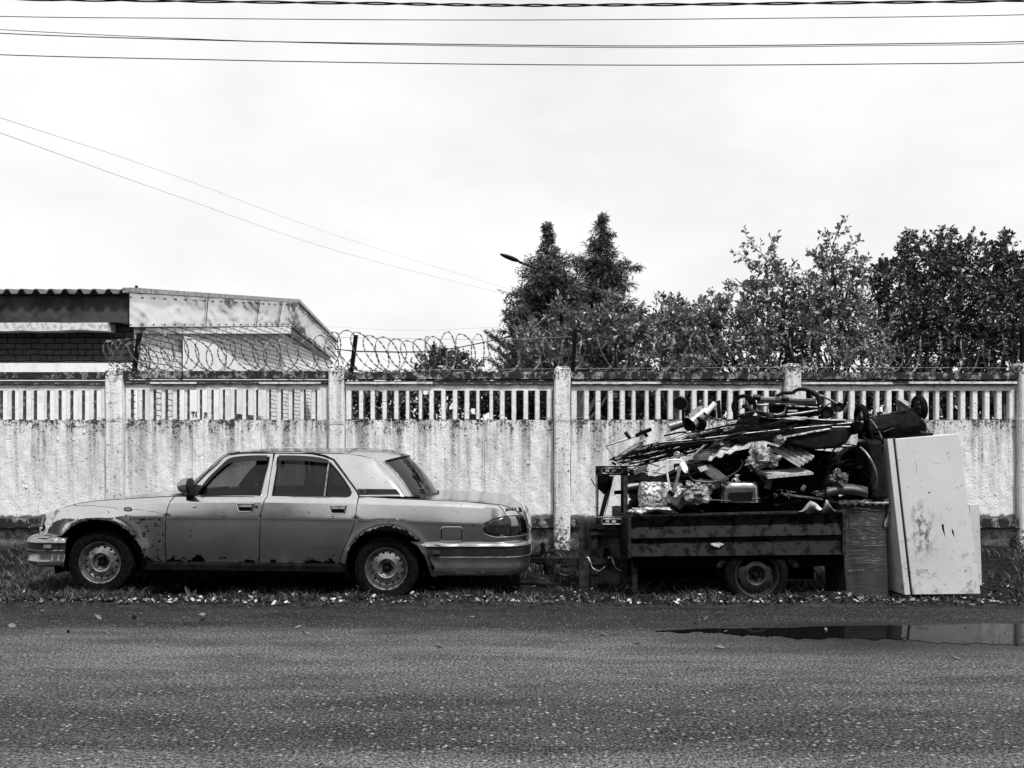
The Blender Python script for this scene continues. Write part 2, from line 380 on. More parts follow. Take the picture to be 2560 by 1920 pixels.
# ------------------------------------------------------------------ ground, road, verge, puddle
def hmap(x, y): return .02*math.sin(x*1.7+y*2.1)+.014*math.sin(x*5.3-y*3.7)+.01*math.sin(x*11+y*9)
mb = MB(); mb.add([(-300,-200,-.06),(300,-200,-.06),(300,400,-.06),(-300,400,-.06)], [(0,1,2,3)])
tag(mb.build('ground', M['soil']), kind='structure')
mb = MB(); rows = []
for j, y in enumerate([-9, 0, 3, 5, 6, 7.0, 7.36]):
    rows.append([(x, y+(.05*math.sin(x*2.3)+.03*math.sin(x*7.1+1) if j == 6 else 0), -.03 if j == 6 else 0.) for x in np.linspace(-40, 40, 321)])
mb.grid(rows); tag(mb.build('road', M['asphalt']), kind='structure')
mb = MB(); rows = []
for y in list(np.linspace(7.12, 8, 9))+list(np.linspace(8.3, 14, 16)):
    k = min(1, (y-7.12)/.3)
    rows.append([(x, y+(.06*math.sin(x*1.9)+.035*math.sin(x*6.3) if y < 7.2 else 0), (-.03 if y < 7.13 else -.004)+k*(.022+hmap(x, y))+max(0, min(1, (y-8.6)/1.8))*.06) for x in np.linspace(-16, 16, 200)])
mb.grid(rows); 
vm = NT('verge_soil'); vx, vy, vz = vm.xyz(); vn = vm.noise(14, (1,1,1), 6, .7)
vm.col(vm.mix(vm.rng(vm.math('ADD', vy, vm.rng(vm.noise(5), .3, .7, -.12, .12)), 7.18, 7.42), vm.mix(vm.rng(vn, .4, .6), .016, .040), vm.mix(vm.rng(vn, .4, .65), .006, .022)))
vm.set('Roughness', .95); vm.set('Specular IOR Level', .02); vm.bump(vn, 1., .02)
tag(mb.build('verge', vm.m, smooth=True), kind='structure')
mb = MB(); top = []; bot = []
for x in np.linspace(1.15, 7.5, 280):
    k = min(1, max(0, (x-1.15)/2.7)); e = .02*math.sin(x*5)+.012*math.sin(x*13)+.012*rj.random()
    top.append((x, 6.18+.24*k**.7+e*.6, .004)); bot.append((x, 6.16-.42*k**.8+e*1.6+.02*math.sin(x*31)+.03*rj.random(), .004))
mb.grid([bot, top]); tag(mb.build('water', M['water']), kind='structure')

# ------------------------------------------------------------------ concrete fence
YF = 10.6; SF = F/YF
fx = lambda px: (px-HX)/SF
fz = lambda py: CZ-(py-HY)/SF
fence = empty('concrete_fence', (0, YF, 0), 'long white peeling concrete fence with slotted upper band behind car and trailer', 'fence')
post_px = [(-292,-252), (270,311), (824,862), (1385,1425), (1958,1998), (2541,2582), (3105,3145)]
zc1, zc0, zs1, zs0, zr1, zr0 = fz(931), fz(952), fz(976), fz(1050), fz(1296), fz(1318)
T = .10
rj = random.Random(3)
def warp_strip(mb, x0, x1, y0, y1, z0, z1, amp, n=40, mi=0):    # a long bar with ragged lower edge
    rows = [[], [], [], []]
    for i in range(n+1):
        x = x0+(x1-x0)*i/n; a = amp*(rj.random()-.5)*2; b = amp*(rj.random()-.5)
        rows[0].append((x, y1, z0+a*.3)); rows[1].append((x, y0+b, z0+a)); rows[2].append((x, y0+b*.6, z1+b*.5)); rows[3].append((x, y1, z1))
    mb.grid(rows, mi); mb.add([r[0] for r in rows], [(0,1,2,3)], mi); mb.add([r[-1] for r in rows], [(0,1,2,3)], mi)
for i in range(6):
    xa = fx(post_px[i][1])+.012; xb = fx(post_px[i+1][0])-.012; L = xb-xa
    dz = [.0,.012,.0,.0,-.004,-.010][i]
    mb = MB(); ns = 17; pitch = (L-.10)/ns
    cxs = [xa+.05+pitch*(k+.5) for k in range(ns)]
    wid = [.122 if k in (5, 11) else .090 for k in range(ns)]
    if i in (1,): wid[11] = .13
    for k in range(ns): wid[k] += rj.uniform(-.004, .004)
    Y0 = YF; Y1 = YF+.060
    mb.box((xa, Y0, zs1+dz), (xb, Y1, zc0+dz))                     # upper beam
    edges = [xa]+[e for c, w in zip(cxs, wid) for e in (c-w/2, c+w/2)]+[xb]
    for k in range(0, len(edges), 2):
        a, b = edges[k], edges[k+1]; m = (a+b)/2
        w0 = (rj.random()-.5)*.006; ch = .010
        pts = [(a+w0, Y1), (a+w0, Y0+ch), (a+w0+ch, Y0), (b+w0-ch, Y0), (b+w0, Y0+ch), (b+w0, Y1)]
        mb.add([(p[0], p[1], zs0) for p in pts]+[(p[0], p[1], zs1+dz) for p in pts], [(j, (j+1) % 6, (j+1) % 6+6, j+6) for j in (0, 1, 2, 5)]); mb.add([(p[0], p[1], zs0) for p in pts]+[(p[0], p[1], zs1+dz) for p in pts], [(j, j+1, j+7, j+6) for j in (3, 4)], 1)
    Y1 = YF+.075                        # lower field in three slabs with thin joints
    js = [xa, cxs[5], cxs[11], xb]
    for a, b in zip(js, js[1:]):
        a2 = a+(.0025 if a != xa else 0); b2 = b-(.0025 if b != xb else 0)
        n = 30; nz_ = 26; rows = []
        for jz in range(nz_+1):
            z = zr1+(zs0-zr1)*jz/nz_
            rows.append([(a2+(b2-a2)*k/n, Y0+.004*math.sin(k*.9+a*5)*math.sin(jz*.8+a*3)+.003*rj.random(), z) for k in range(n+1)])
        mb.grid(rows); mb.add([(a2, Y0+.003, zs0), (b2, Y0+.003, zs0), (b2, Y1, zs0), (a2, Y1, zs0)], [(0,1,2,3)])
        mb.add([(a2, Y0+.003, zr1), (a2, Y1, zr1), (a2, Y1, zs0), (a2, Y0+.003, zs0)], [(0,1,2,3)]); mb.add([(b2, Y0+.003, zr1), (b2, Y1, zr1), (b2, Y1, zs0), (b2, Y0+.003, zs0)], [(0,1,2,3)])
    mb.add([(xa, Y1, zr1), (xb, Y1, zr1), (xb, Y1, zs0), (xa, Y1, zs0)], [(0,1,2,3)])
    # flaking paint chips standing off the surface
    for k in range(40):
        x = rj.uniform(xa+.1, xb-.1); z = rj.uniform(zr1+.08, zs0-.03); s = rj.uniform(.005, .016)
        if k < 4: s = .034
        n = 6; vs = [(x, Y0-.002, z+s)]+[(x+s*math.cos(q*math.pi/3+.3)*rj.uniform(.5, 1.), Y0-(.003+.28*s*rj.random() if q in (4,5) else .0015), z+s*math.sin(q*math.pi/3)*rj.uniform(.6, 1)) for q in range(n)]
        mb.add(vs, [(0, q+1, (q+1) % n+1) for q in range(n)])
    pan = mb.build('panel', [M['f_panel'], M['moss_shade']], fence)
    mb = MB(); warp_strip(mb, xa, xb, YF-.055, YF+T+.03, zc0+.022+dz, zc1+dz, .005); mb.build('coping', M['f_coping'], pan)
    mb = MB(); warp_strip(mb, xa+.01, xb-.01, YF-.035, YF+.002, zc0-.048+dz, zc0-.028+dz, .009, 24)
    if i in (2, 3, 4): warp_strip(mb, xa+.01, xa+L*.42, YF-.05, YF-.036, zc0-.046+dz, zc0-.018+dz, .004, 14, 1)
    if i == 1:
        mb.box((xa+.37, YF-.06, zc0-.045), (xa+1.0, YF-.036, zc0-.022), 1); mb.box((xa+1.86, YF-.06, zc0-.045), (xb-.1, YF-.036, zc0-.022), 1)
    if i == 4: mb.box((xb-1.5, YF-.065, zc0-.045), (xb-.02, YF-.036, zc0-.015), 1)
    mb.build('ledge', [M['moss_shade'], M['concrete']], pan)  # ledge coloured dark to paint the shade beneath the coping
    mb = MB(); warp_strip(mb, xa, xb, YF-.05, YF+T, zr0, zr1, .008); mb.build('base_rail', M['f_coping'], pan)
    mb = MB(); warp_strip(mb, xa-.1, xb+.1, YF+.045, YF+T, -.1, zr0, .01); mb.build('plinth', M['f_plinth'], pan)
for i, (a, b) in enumerate(post_px):
    xa, xb = fx(a), fx(b); zt = fz([925,918,914,916,908,906,906][i]); m = (xa+xb)/2; Yp = YF-.09; Yq = YF+T+.06
    mb = MB(); rows = []
    for z in [-.1]+list(np.linspace(.1, zt-.05, 14)):
        o = .004*math.sin(z*7+i); rows.append([(xa+o, Yq, z), (xa+o, Yp+.02, z), (xa+.02+o, Yp, z), (xb-.02+o, Yp, z), (xb+o, Yp+.02, z), (xb+o, Yq, z)])
    for q, dz in ((.35, .03), (.7, .045)):
        rows.append([(m+(x-m)*(1-q*.6), Yp+.1+(y-Yp-.1)*(1-q*.6), zt-.05+dz) for x, y, z in rows[14]])
    mb.grid(rows, close=True); mb.add(rows[-1], [(0,1,2,3,4,5)])
    mb.build('fence_post', M['f_post'], fence)
    if 0 < i < 6:                       # twist of tie wire round the post
        zz = fz([0,1047,1054,1046,1046,1047][i]); mb = MB()
        mb.tube(curve([(xa-.16, Yp+.12, zz+.015), (xa-.02, Yp-.01, zz), (m, Yp-.016, zz-.006), (xb+.02, Yp-.01, zz-.002), (xb+.2, Yp+.1, zz+.02)], 5), .004, 4)
        tag(mb.build('tie_wire', M['steel'], fence))
# thin tie wires hanging diagonally from the coping
mb = MB()
for px in (395, 500, 1020-180, 1240, 1335, 1463, 1550, 1640, 1912, 2115, 2320, 2500):
    mb = MB(); mb.tube([(fx(px), YF-.06, fz(938)), (fx(px+14), YF-.01, fz(972))], .0022, 3); mb.build('hanging_wire', M['darksteel'], fence)
stakes = [((335,925), (349,833)), ((878,926), (890,838)), ((1432,918), (1438,822)), ((1979,905), (1977,818)), ((2557,905), (2557,822))]
sk = []
for (ax, ay), (bx, by) in stakes:
    mb = MB(); a = P(ax, ay, YF+.08); b = P(bx, by, YF+.08); w = .026
    mb.obox(a-Vector((w,w,.05)), (2*w,0,0), (0,2*w,0), b-a+Vector((0,0,.05))); mb.build('iron_stake', M['iron'], fence); sk.append(b)

# ------------------------------------------------------------------ razor wire along the top
wire = empty('razor_wire', (0, YF+.05, fz(931)), 'coiled razor wire strung on iron stakes along the top of the fence', 'razor wire')
zb = fz(931)+.01
def coil(x0, x1, turns, rad, seed, sag=.0, name='coil', squash=1.):
    r = random.Random(seed); pts = []; N = turns*22; ph = r.random()*6
    jit = [r.uniform(-.12, .12) for _ in range(turns+2)]; rr = [rad*r.uniform(.84, 1.14) for _ in range(turns+2)]
    for i in range(N+1):
        t = i/22; k = int(t); f = t-k; a = 2*math.pi*f+ph
        j = jit[k]*(1-f)+jit[k+1]*f; q = rr[k]*(1-f)+rr[k+1]*f
        x = x0+(x1-x0)*i/N+j*.7+(.17+j*.5)*math.cos(a+.25+j*6)
        pts.append((x, YF+.05+q*.6*math.cos(a), zb+q*squash+q*squash*math.sin(a)-sag*math.sin(math.pi*i/N)))
    mb = MB(); mb.tube(pts, .0054, 3, cap=False)
    P3 = [Vector(p) for p in pts]; acc = 0
    for a, b in zip(P3, P3[1:]):
        acc += (b-a).length
        if acc > .062:
            acc = 0; d = (b-a).normalized(); m = (a+b)/2; u = d.cross(Vector((0,1,0)));
            if u.length < .1: continue
            u.normalize(); u *= .017; w = d*.026
            mb.add([m-w, m-w*.4+u, m, m-w*.4-u], [(0,1,2,3)]); mb.add([m, m+w*.4+u, m+w, m+w*.4-u], [(0,1,2,3)])
    mb.build(name, M['razor'], wire, fix=False)
coil(fx(282), fx(352), 7, .21, 5, squash=1.1)
coil(fx(345), fx(800), 16, .25, 1)
coil(fx(800), fx(1110), 10, .255, 2)
coil(fx(1085), fx(1240), 4, .27, 8)
coil(fx(1240), fx(1560), 7, .25, 3)
coil(fx(1560), fx(1970), 9, .235, 4)
coil(fx(1970), fx(2250), 6, .24, 6)
coil(fx(2210), fx(2575), 7, .255, 7)
coil(fx(-300), fx(-40), 6, .22, 9)
mb = MB()
for pts in ([(832,872),(890,880),(1050,882),(1130,872),(1210,855),(1280,842)], [(830,843),(1000,846),(1230,850),(1430,842)],
            [(350,928),(880,926),(1400,922),(1980,918),(2557,920)], [(900,930),(938,868),(960,898),(1010,928)]):
    mb.tube([P(a, b, YF+.06) for a, b in pts], .0028, 4)
mb.build('straight_wire', M['thinwire'], wire)
mb = MB(); mb.tube([P(a, b, YF-.04) for a, b in [(838,873),(890,878),(1000,880),(1080,879),(1150,868),(1210,856),(1290,838)]], .007, 4); mb.build('strand', M['wire'], wire)

# ------------------------------------------------------------------ brick building behind the fence
bld = empty('brick_building', (-10, 16, 0), 'whitewashed brick building with corrugated metal roof and galvanised fascia behind the fence', 'building')
YE = 13.0; E = P(321, 733, YE)                       # near corner of the eave
RG = P(741, 757, 20.8); FE = P(840, 857, 26.0)       # ridge and far eave on the gable side
XW = -26.0; ze = E.z; zr = RG.z
# corrugated roof sheets with trapezoid ribs showing at the eave
def roofz(x, y, up):
    if y <= RG.y: k = (y-YE)/(RG.y-YE); z = ze+(zr-ze)*k
    else: k = (y-RG.y)/(FE.y-RG.y); z = zr+(FE.z-zr)*k
    return z+up
def gx(y): return E.x+(RG.x-E.x)*(y-YE)/(RG.y-YE) if y < RG.y else RG.x+(FE.x-RG.x)*(y-RG.y)/(FE.y-RG.y)
mb = MB(); pit = .245; prof = []
x = E.x-.02
while x > XW:
    for dx, h in ((0,.0),(.05,.075),(.10,.075),(.15,0.)): prof.append((x-dx, h))
    x -= pit
prof = prof[::-1]
rows = [[(px_, y, roofz(px_, y, h)) for px_, h in prof] for y in (YE, 15, 18, RG.y, 23.5, FE.y)]
rows2 = [[(a, b, c-.012) for a, b, c in r] for r in rows]
mb.grid(rows); mb.grid(rows2); mb.grid([rows[0], rows2[0]])
mb.build('roof', M['roof'], bld, fix=False)
# gable fascia: two dented sheets with a folded cap
FB1 = P(321, 817, YE); FB2 = P(729, 815, 20.8); FB3 = P(836, 901, 26)
def fascia(A, B, C, D, dz, n=30, off=.02):
    mb = MB(); rows = []
    for k in range(7):
        v = k/6; rows.append([tuple((Vector(A)*(1-u)+Vector(B)*u)*(1-v)+(Vector(C)*(1-u)+Vector(D)*u)*v+Vector((off+.012*math.sin(u*37)*math.sin(v*3.1), 0, 0))) for u in np.linspace(0, 1, n)])
    mb.grid(rows); return mb
def rivet(mb, A, B, C, D):
    for k in range(22):
        u = k/21
        for v in (.12, .94):
            p = (A*(1-u)+B*u)*(1-v)+(C*(1-u)+D*u)*v; s = .012*p.y/13; mb.box(p+Vector((.03,-s,-s)), p+Vector((.045,s,s)), 1)
mb = fascia(E, RG, FB1, FB2, 0, 60); rivet(mb, E, RG, FB1, FB2); mb.build('fascia', [M['fascia'], M['iron']], bld, smooth=35, fix=False)
mb = fascia(RG, FE, FB2, FB3, 0, 30); rivet(mb, RG, FE, FB2, FB3); mb.build('fascia', [M['fascia'], M['iron']], bld, smooth=35, fix=False)
mb = MB(); mb.tube([E+Vector((0,0,.0)), RG], .001, 3)
for A, B in ((E, RG), (RG, FE)):
    d = B-A; mb.obox(A+Vector((-.1, 0, .01)), (.19, 0, 0), d, (0, 0, .085))
mb.build('ridge_flashing', M['steel'], bld)
for u in (.35, .68, .86):
    a = E.lerp(RG, u); b = FB1.lerp(FB2, u); mb = MB(); mb.tube([a+Vector((.04,0,0)), b+Vector((.04,0,0))], .009, 4); mb.build('sheet_seam', M['darksteel'], bld)
M['eave'] = simple('eave_board_paint', .065, .035, rough=.8, scale=3, bump=.2, spec=.03)
# eave board, concrete beam, walls
yb = 13.15
mb = MB(); mb.box((XW, yb, P(0,806,yb).z), (E.x-.03, yb+.03, P(0,741,yb).z)); mb.build('eave_board', M['eave'], bld)
mb = MB(); warp_strip(mb, XW, P(272,0,yb).x, yb-.04, yb+.5, P(0,827,yb).z, P(0,807,yb).z-.003, .012, 90); mb.build('lintel', M['concrete'], bld)
mb = MB(); mb.tube(curve([P(276,798,13.3), P(300,802,13.25), P(320,806,13.25)], 4), .035, 8); mb.build('broken_timber', M['concrete'], bld)
yw = 13.38; xg = P(322, 0, YE).x-.10
G2 = FB2+Vector((-.02,0,0)); G3 = FB3+Vector((-.03,-.4,0))
mb = MB(); mb.add([(XW,yw,-.1),(xg,yw,-.1),(xg,yw,P(0,815,yw).z+.25),(XW,yw,P(0,815,yw).z+.25)], [(0,1,2,3)])
mb.build('front_wall', M['brick'], bld)
mb = MB(); mb.box((XW, yw-.03, -.1), (xg-.02, yw-.004, P(0,908,yw).z)); mb.box((xg-.0, yw+.05, -.1), (xg+.03, yw+.9, 2.55)); mb.build('plaster_band', M['plaster'], bld)
mb = MB(); mb.add([(xg,yw,-.1),(xg,yw,FB1.z+.2),(G2.x,G2.y,FB2.z+.3),(G3.x,G3.y,FB3.z+.3),(G3.x,G3.y,-.1)], [(0,1,2,3,4)])
mb.add([(XW,26,-.1),(G3.x,G3.y,-.1),(G3.x,G3.y,4.9),(XW,26,4.9)], [(0,1,2,3)]); mb.build('gable_wall', M['brick2'], bld)
def onwall(y, z, off=.03):
    k = (y-yw)/(G2.y-yw); return Vector((xg+(G2.x-xg)*k+off, y, z))
mb = MB(); q = [onwall(15.0, 2.2), onwall(15.0, 3.62), onwall(16.3, 3.62), onwall(19.0, 3.1), onwall(19.0, 2.2)]; mb.prism(q, (.03, 0, 0)); mb.build('plaster_patch', M['plaster'], bld)
mb = MB(); q = [onwall(22.3, 2.2), onwall(22.3, 3.9), onwall(23.6, 2.9), onwall(23.6, 2.2)]; mb.prism(q, (.06, 0, 0)); mb.build('plaster_patch', M['plaster'], bld)
mb = MB(); mb.box(onwall(16.0, 1.0, -.01), onwall(17.2, 2.6, .05)); mb.build('plaster_patch', M['plaster'], bld)
mb = MB(); zf = lambda y: FB1.z+(FB2.z-FB1.z)*(y-13)/7.8; q = [onwall(13.6, zf(13.6)-.02), onwall(13.6, zf(13.6)-.12), onwall(20.6, zf(20.6)-.2), onwall(20.6, zf(20.6)-.02)]; mb.prism(q, (.05, 0, 0)); mb.build('gable_corbel', M['brick2'], bld)
mb = MB(); mb.tube([FB2+Vector((-.10,0,-.10)), FB3+Vector((-.10,0,-.08))], .08, 4); mb.build('gable_beam', M['concrete'], bld)
p = P(341, 729, 15.5); mb = MB(); mb.tube([p-Vector((0,0,.3)), p+Vector((0,0,.12))], .028, 8); mb.tube(curve([p+Vector((.03,0,.08)), p+Vector((.07,0,.05)), p+Vector((.07,0,.0)), p+Vector((.03,0,-.03))], 4), .008, 4); mb.build('vent_pipe', M['iron'], bld)
def text(name, s, loc, rot, size, mat, parent=None, depth=.004, flat=1.):
    c = bpy.data.curves.new(name, 'FONT'); c.body = s; c.size = size; c.extrude = depth; c.align_x = 'CENTER'; c.align_y = 'CENTER'; c.offset = size*.02
    o = bpy.data.objects.new('tmp', c); COL.objects.link(o); bpy.context.view_layer.update()
    me = bpy.data.meshes.new_from_object(o.evaluated_get(bpy.context.evaluated_depsgraph_get())); bpy.data.objects.remove(o)
    me.materials.clear(); me.materials.append(mat); me.name = name
    ob = bpy.data.objects.new(name, me); COL.objects.link(ob); w = Vector(parent['_w']) if parent else Vector((0,0,0))
    ob.parent = parent; ob.location = Vector(loc)-w; ob.rotation_euler = rot; ob.scale = (1, flat, 1); ob['_w'] = tuple(loc); return ob
sgn = P(492, 1035, 11.9)
mb = MB(); mb.box(P(450, 1062, 11.9), P(560, 965, 11.9)+Vector((0,.02,0))); s_o = mb.build('sign_board', M['plaster']); tag(s_o, 'white board with dark lettering glimpsed through the fence slots by the brick building', 'sign')
mb = MB(); mb.tube([(s_o.location.x-.2, 11.95, -.05), (s_o.location.x-.2, 11.95, 2.2)], .025, 6); mb.tube([(s_o.location.x+.2, 11.95, -.05), (s_o.location.x+.2, 11.95, 2.2)], .025, 6); mb.build('sign_legs', M['iron'], s_o)
text('lettering', 'ТО', P(489, 1036, 11.89), (R(90), 0, 0), .10, M['lettering'], s_o); text('lettering', 'З', P(514, 1038, 11.89), (R(90), 0, 0), .10, M['lettering'], s_o)

# small brick shed half hidden by trees
shed = empty('small_shed', (4.2, 19, 0), 'small whitewashed brick shed with domed tin vent half hidden by foliage', 'shed')
mb = MB(); a = P(1690, 900, 19); b = P(1810, 860, 19); mb.box((a.x, 19, -.1), (b.x, 21, b.z)); mb.build('wall', M['brick2'], shed)
mb = MB(); mb.add([(a.x-.3,18.7,b.z),(b.x+.3,18.7,b.z),(b.x+.3,21.3,b.z+.5),(a.x-.3,21.3,b.z+.5),(a.x-.3,18.7,b.z+.06),(b.x+.3,18.7,b.z+.06),(b.x+.3,21.3,b.z+.56),(a.x-.3,21.3,b.z+.56)],[(0,3,2,1),(4,5,6,7),(0,1,5,4),(1,2,6,5),(2,3,7,6),(3,0,4,7)]); mb.build('roof', M['fascia'], shed)
c = P(1765, 800, 20); mb = MB(); mb.lathe((c.x, 20, b.z+.2), (0,0,1), [(0,.3),(.55,.3),(.72,.2),(.78,.02)], 20); mb.build('roof_vent', M['steel'], shed, smooth=True)

# ------------------------------------------------------------------ street lamp
lp = empty('street_lamp', tuple(P(1372, 0, 17).xy)+(0,), 'street lamp with long dark head reaching out behind the left conifer', 'street lamp')
p0 = P(1372, 690, 17); mb = MB(); mb.tube([(p0.x, 17, -.05), (p0.x, 17, p0.z)], [.09, .06], 10); mb.build('pole', M['iron'], lp)
mb = MB(); mb.tube(curve([p0, P(1345, 674, 17), P(1298, 655, 16.8)], 5), .028, 8); mb.build('arm', M['iron'], lp)
h0 = P(1298, 655, 16.8); h1 = P(1250, 638, 16.6); d = h1-h0; n = Vector((0,0,1))
mb = MB(); rows = []
for t, w, h in ((0,.04,.04),(.12,.075,.07),(.35,.11,.09),(.7,.11,.075),(.92,.075,.045),(1.,.03,.02)):
    c = h0+d*t; rows.append([c+Vector((0, w*math.cos(a), h*.55*math.sin(a)+.02)) for a in np.linspace(0, 2*math.pi, 13)[:-1]])
mb.grid(rows, close=True); mb.add(rows[0], [tuple(range(12))]); mb.add(rows[-1], [tuple(range(12))]); mb.build('lamp_head', M['darksteel'], lp, smooth=True)

# ------------------------------------------------------------------ overhead cables
def cable(pts, r, mat, label, twist=0, group=None):
    mb = MB(); c = curve(pts, 14)
    if twist:
        for k in range(2):
            mb.tube([p+Vector((0, math.cos(i*.12+k*math.pi)*.010, math.sin(i*.12+k*math.pi)*.010)) for i, p in enumerate(curve(pts, 90))], r, 4)
    else: mb.tube(c, r, 5)
    return tag(mb.build('overhead_cable', mat, smooth=True), label, 'cable', group or 'overhead cables across the sky')
YC = 9.0; k_ = lambda l, Y=YC: [P(a, b, Y) for a, b in l]
cable(k_([(-900,-60),(-100,-8),(400,2),(900,8),(1250,13),(1600,12),(2100,7),(2660,-2),(3400,-40)]), .009, M['wire'], 'thick twisted cable bundle, topmost across the sky', 1)
cable(k_([(-900,0),(-100,38),(500,46),(1150,50),(1800,47),(2660,34),(3400,-5)]), .0045, M['wire'], 'single taut cable just below the twisted bundle')
cable(k_([(-900,20),(-100,78),(500,100),(1000,109),(1600,115),(2200,110),(2660,100),(3400,60)]), .0055, M['wire'], 'upper of two cables crossing near right in the middle of the sky set')
cable(k_([(-900,10),(-100,68),(500,98),(1000,112),(1600,119),(2200,114),(2660,106),(3400,70)]), .004, M['wire'], 'lower of the two cables that converge near the middle of the sky set')
cable(k_([(-900,90),(-100,133),(500,149),(1150,160),(1700,163),(2200,160),(2660,152),(3400,110)]), .0055, M['wire'], 'lowest of the long level cables above the trees')
cable([P(-300, 190, 12), P(0, 294, 16), P(430, 437, 26), P(860, 595, 40), P(1290, 728, 55)], .006, M['thinwire'], 'upper thin cable sloping down from the left toward the conifers')
cable([P(-300, 225, 12), P(0, 332, 16), P(430, 486, 26), P(860, 632, 40), P(1290, 742, 55)], .007, M['thinwire'], 'lower thin cable sloping down from the left toward the conifers')
cable([P(800, 815, 40), P(1020, 826, 40), P(1260, 817, 40)], .005, M['thinwire'], 'faint short cable low over the coiled wire between building and conifers')

# ------------------------------------------------------------------ foliage
def leaves_mesh(name, pos, dr, ln, wd, mat, parent, droop=.3):
    n = len(pos); dr = dr/np.linalg.norm(dr, axis=1)[:,None]
    rv = rng.normal(size=(n,3)); side = np.cross(dr, rv); side /= np.linalg.norm(side, axis=1)[:,None]; nm = np.cross(dr, side)
    ln = ln[:,None]; wd = wd[:,None]
    V = np.empty((n,4,3)); V[:,0] = pos; V[:,1] = pos+dr*ln*.5+side*wd+nm*wd*.45; V[:,2] = pos+dr*ln-nm*ln*droop*rng.random((n,1)); V[:,3] = pos+dr*ln*.5-side*wd+nm*wd*.45
    b = (np.arange(n)*4)[:,None]
    Fc = np.concatenate([b+0, b+1, b+2, b+0, b+2, b+3], axis=1).ravel()
    return fast_mesh(name, V.reshape(-1,3), Fc, 3, mat, parent)
def broadleaf(name, label, blobs, shoots, Y, leaf, dens, mat, trunk_px, group=None, cat='tree', thick=1., leafper=16, fruit=False):
    S = Y/F; base = P(trunk_px, 0, Y+.3); root = empty(name, (base.x, base.y, 0), label, cat, group)
    pos = []; dr = []; ln = []; br = MB()
    heart = P(trunk_px, blobs[0][1]+blobs[0][2], Y+.3)
    zt = min(P(0, max(b[1] for b in blobs), Y).z, 2.2)
    br.tube(curve([(base.x, base.y, -.1), (base.x+.05, base.y, zt*.5), (base.x-.03, base.y, zt)], 4), .07*thick, 7)
    fork = Vector((base.x, base.y, zt*.8))
    def shoot(a, d, L, nl, tw=.006):
        nonlocal pos, dr, ln
        bend = Vector(rng.normal(size=3))*.15*L; b = a+d*L; m = a+d*L*.5+bend*.5
        c = curve([a, m, b], 4); br.tube(c, [tw*(1-.7*i/(len(c)-1)) for i in range(len(c))], 3, cap=False)
        for k in range(nl):
            t = .12+.88*(k+rng.random()*.6)/nl; i = min(int(t*(len(c)-1)), len(c)-2); f = t*(len(c)-1)-i
            p = c[i].lerp(c[i+1], min(f, 1)); ld = (d*.7+Vector(rng.normal(size=3))*.75+Vector((0,0,-.15))).normalized()
            pos.append(p+ld*.012); dr.append(ld); ln.append(leaf*rng.uniform(.6, 1.25))
    for bx, by, br_, *rest in blobs:
        dn = rest[0] if rest else 1.
        dy = rng.uniform(-.35, .35)*br_*S; c = P(bx, by, Y+.35+dy); r = br_*S
        br.tube(curve([fork, (fork+c)/2+Vector(rng.normal(size=3))*.1, c], 4), [.028*thick]*4+[.022*thick]*4+[.012], 5, cap=False)
        ns = int(dens*dn*(r/.35)**2*(24 if len(shoots) < 1 else 31))
        for k in range(ns):
            v = Vector(rng.normal(size=3)).normalized(); a = c+Vector((v.x*r, v.y*r*.8, v.z*r))*rng.uniform(.1, .85)
            d = (v*.9+Vector((0,0,.45))+Vector(rng.normal(size=3))*.35).normalized()
            shoot(a, d, r*rng.uniform(.35, .75), int(leafper*rng.uniform(.7, 1.2)))
    for x0, y0, x1, y1 in shoots:
        a = P(x0, y0, Y+.3); b = P(x1, y1, Y+.3+rng.uniform(-.1, .1)); L = (b-a).length
        shoot(a, (b-a).normalized(), L, int(L/.028), .008)
        for q in range(3):
            m = a.lerp(b, rng.uniform(.1, .7)); shoot(m, ((b-a).normalized()+Vector(rng.normal(size=3))*.5).normalized(), L*.35, int(L*.35/.03))
    br.build('trunk', M['bark'], root, fix=False)
    ln = np.array(ln); leaves_mesh('crown', np.array([tuple(p) for p in pos]), np.array([tuple(d) for d in dr]), ln, ln*.27, mat, root)
    if fruit:
        for k in range(44):
            fm = MB()
            p = Vector(pos[int(rng.integers(len(pos)))])+Vector((0,-.06,-.05)); fm.lathe(p-Vector((0,0,.03)), (0,0,1), [(0,.001),(.008,.02),(.03,.032),(.052,.022),(.06,.001)], 7); fm.build('apple', M['fruit'], root, smooth=True)
    return root
M['fruit'] = simple('pale_apples', .32, .2, rough=.35, scale=9, bump=0)
broadleaf('apple_tree', 'apple tree with sparse feathery top shoots, left of the two over the trailer', [(1915,680,42,.8),(1932,722,55),(1868,735,45,.8),(1960,705,40,.7),(1905,800,85),(1985,800,70),(1830,800,70),(1780,810,60),(1768,770,38,.8),(1850,880,90),(1940,890,80),(1770,880,70)],
          [(1912,640,1858,574),(1920,640,1944,582),(1895,660,1829,627),(1880,725,1811,708),(1930,670,1925,612),(1960,690,1990,650),(1975,720,2005,690)], 12.4, .085, 1.0, M['leaf'], 1905, fruit=True)
broadleaf('apple_tree', 'taller apple tree with long bare-sky shoots, in front of the dark trees', [(2078,648,38,.8),(2072,690,52),(2122,703,50),(2138,652,30,.7),(2049,760,75),(2122,790,80),(2013,830,80),(2060,880,95),(2150,870,80)],
          [(2075,640,2116,547),(2105,640,2152,587),(2070,620,2060,574),(2060,650,2013,620),(2045,700,1995,668),(2110,640,2130,600),(2140,690,2170,640)], 12.2, .085, 1.0, M['leaf'], 2075, fruit=True)
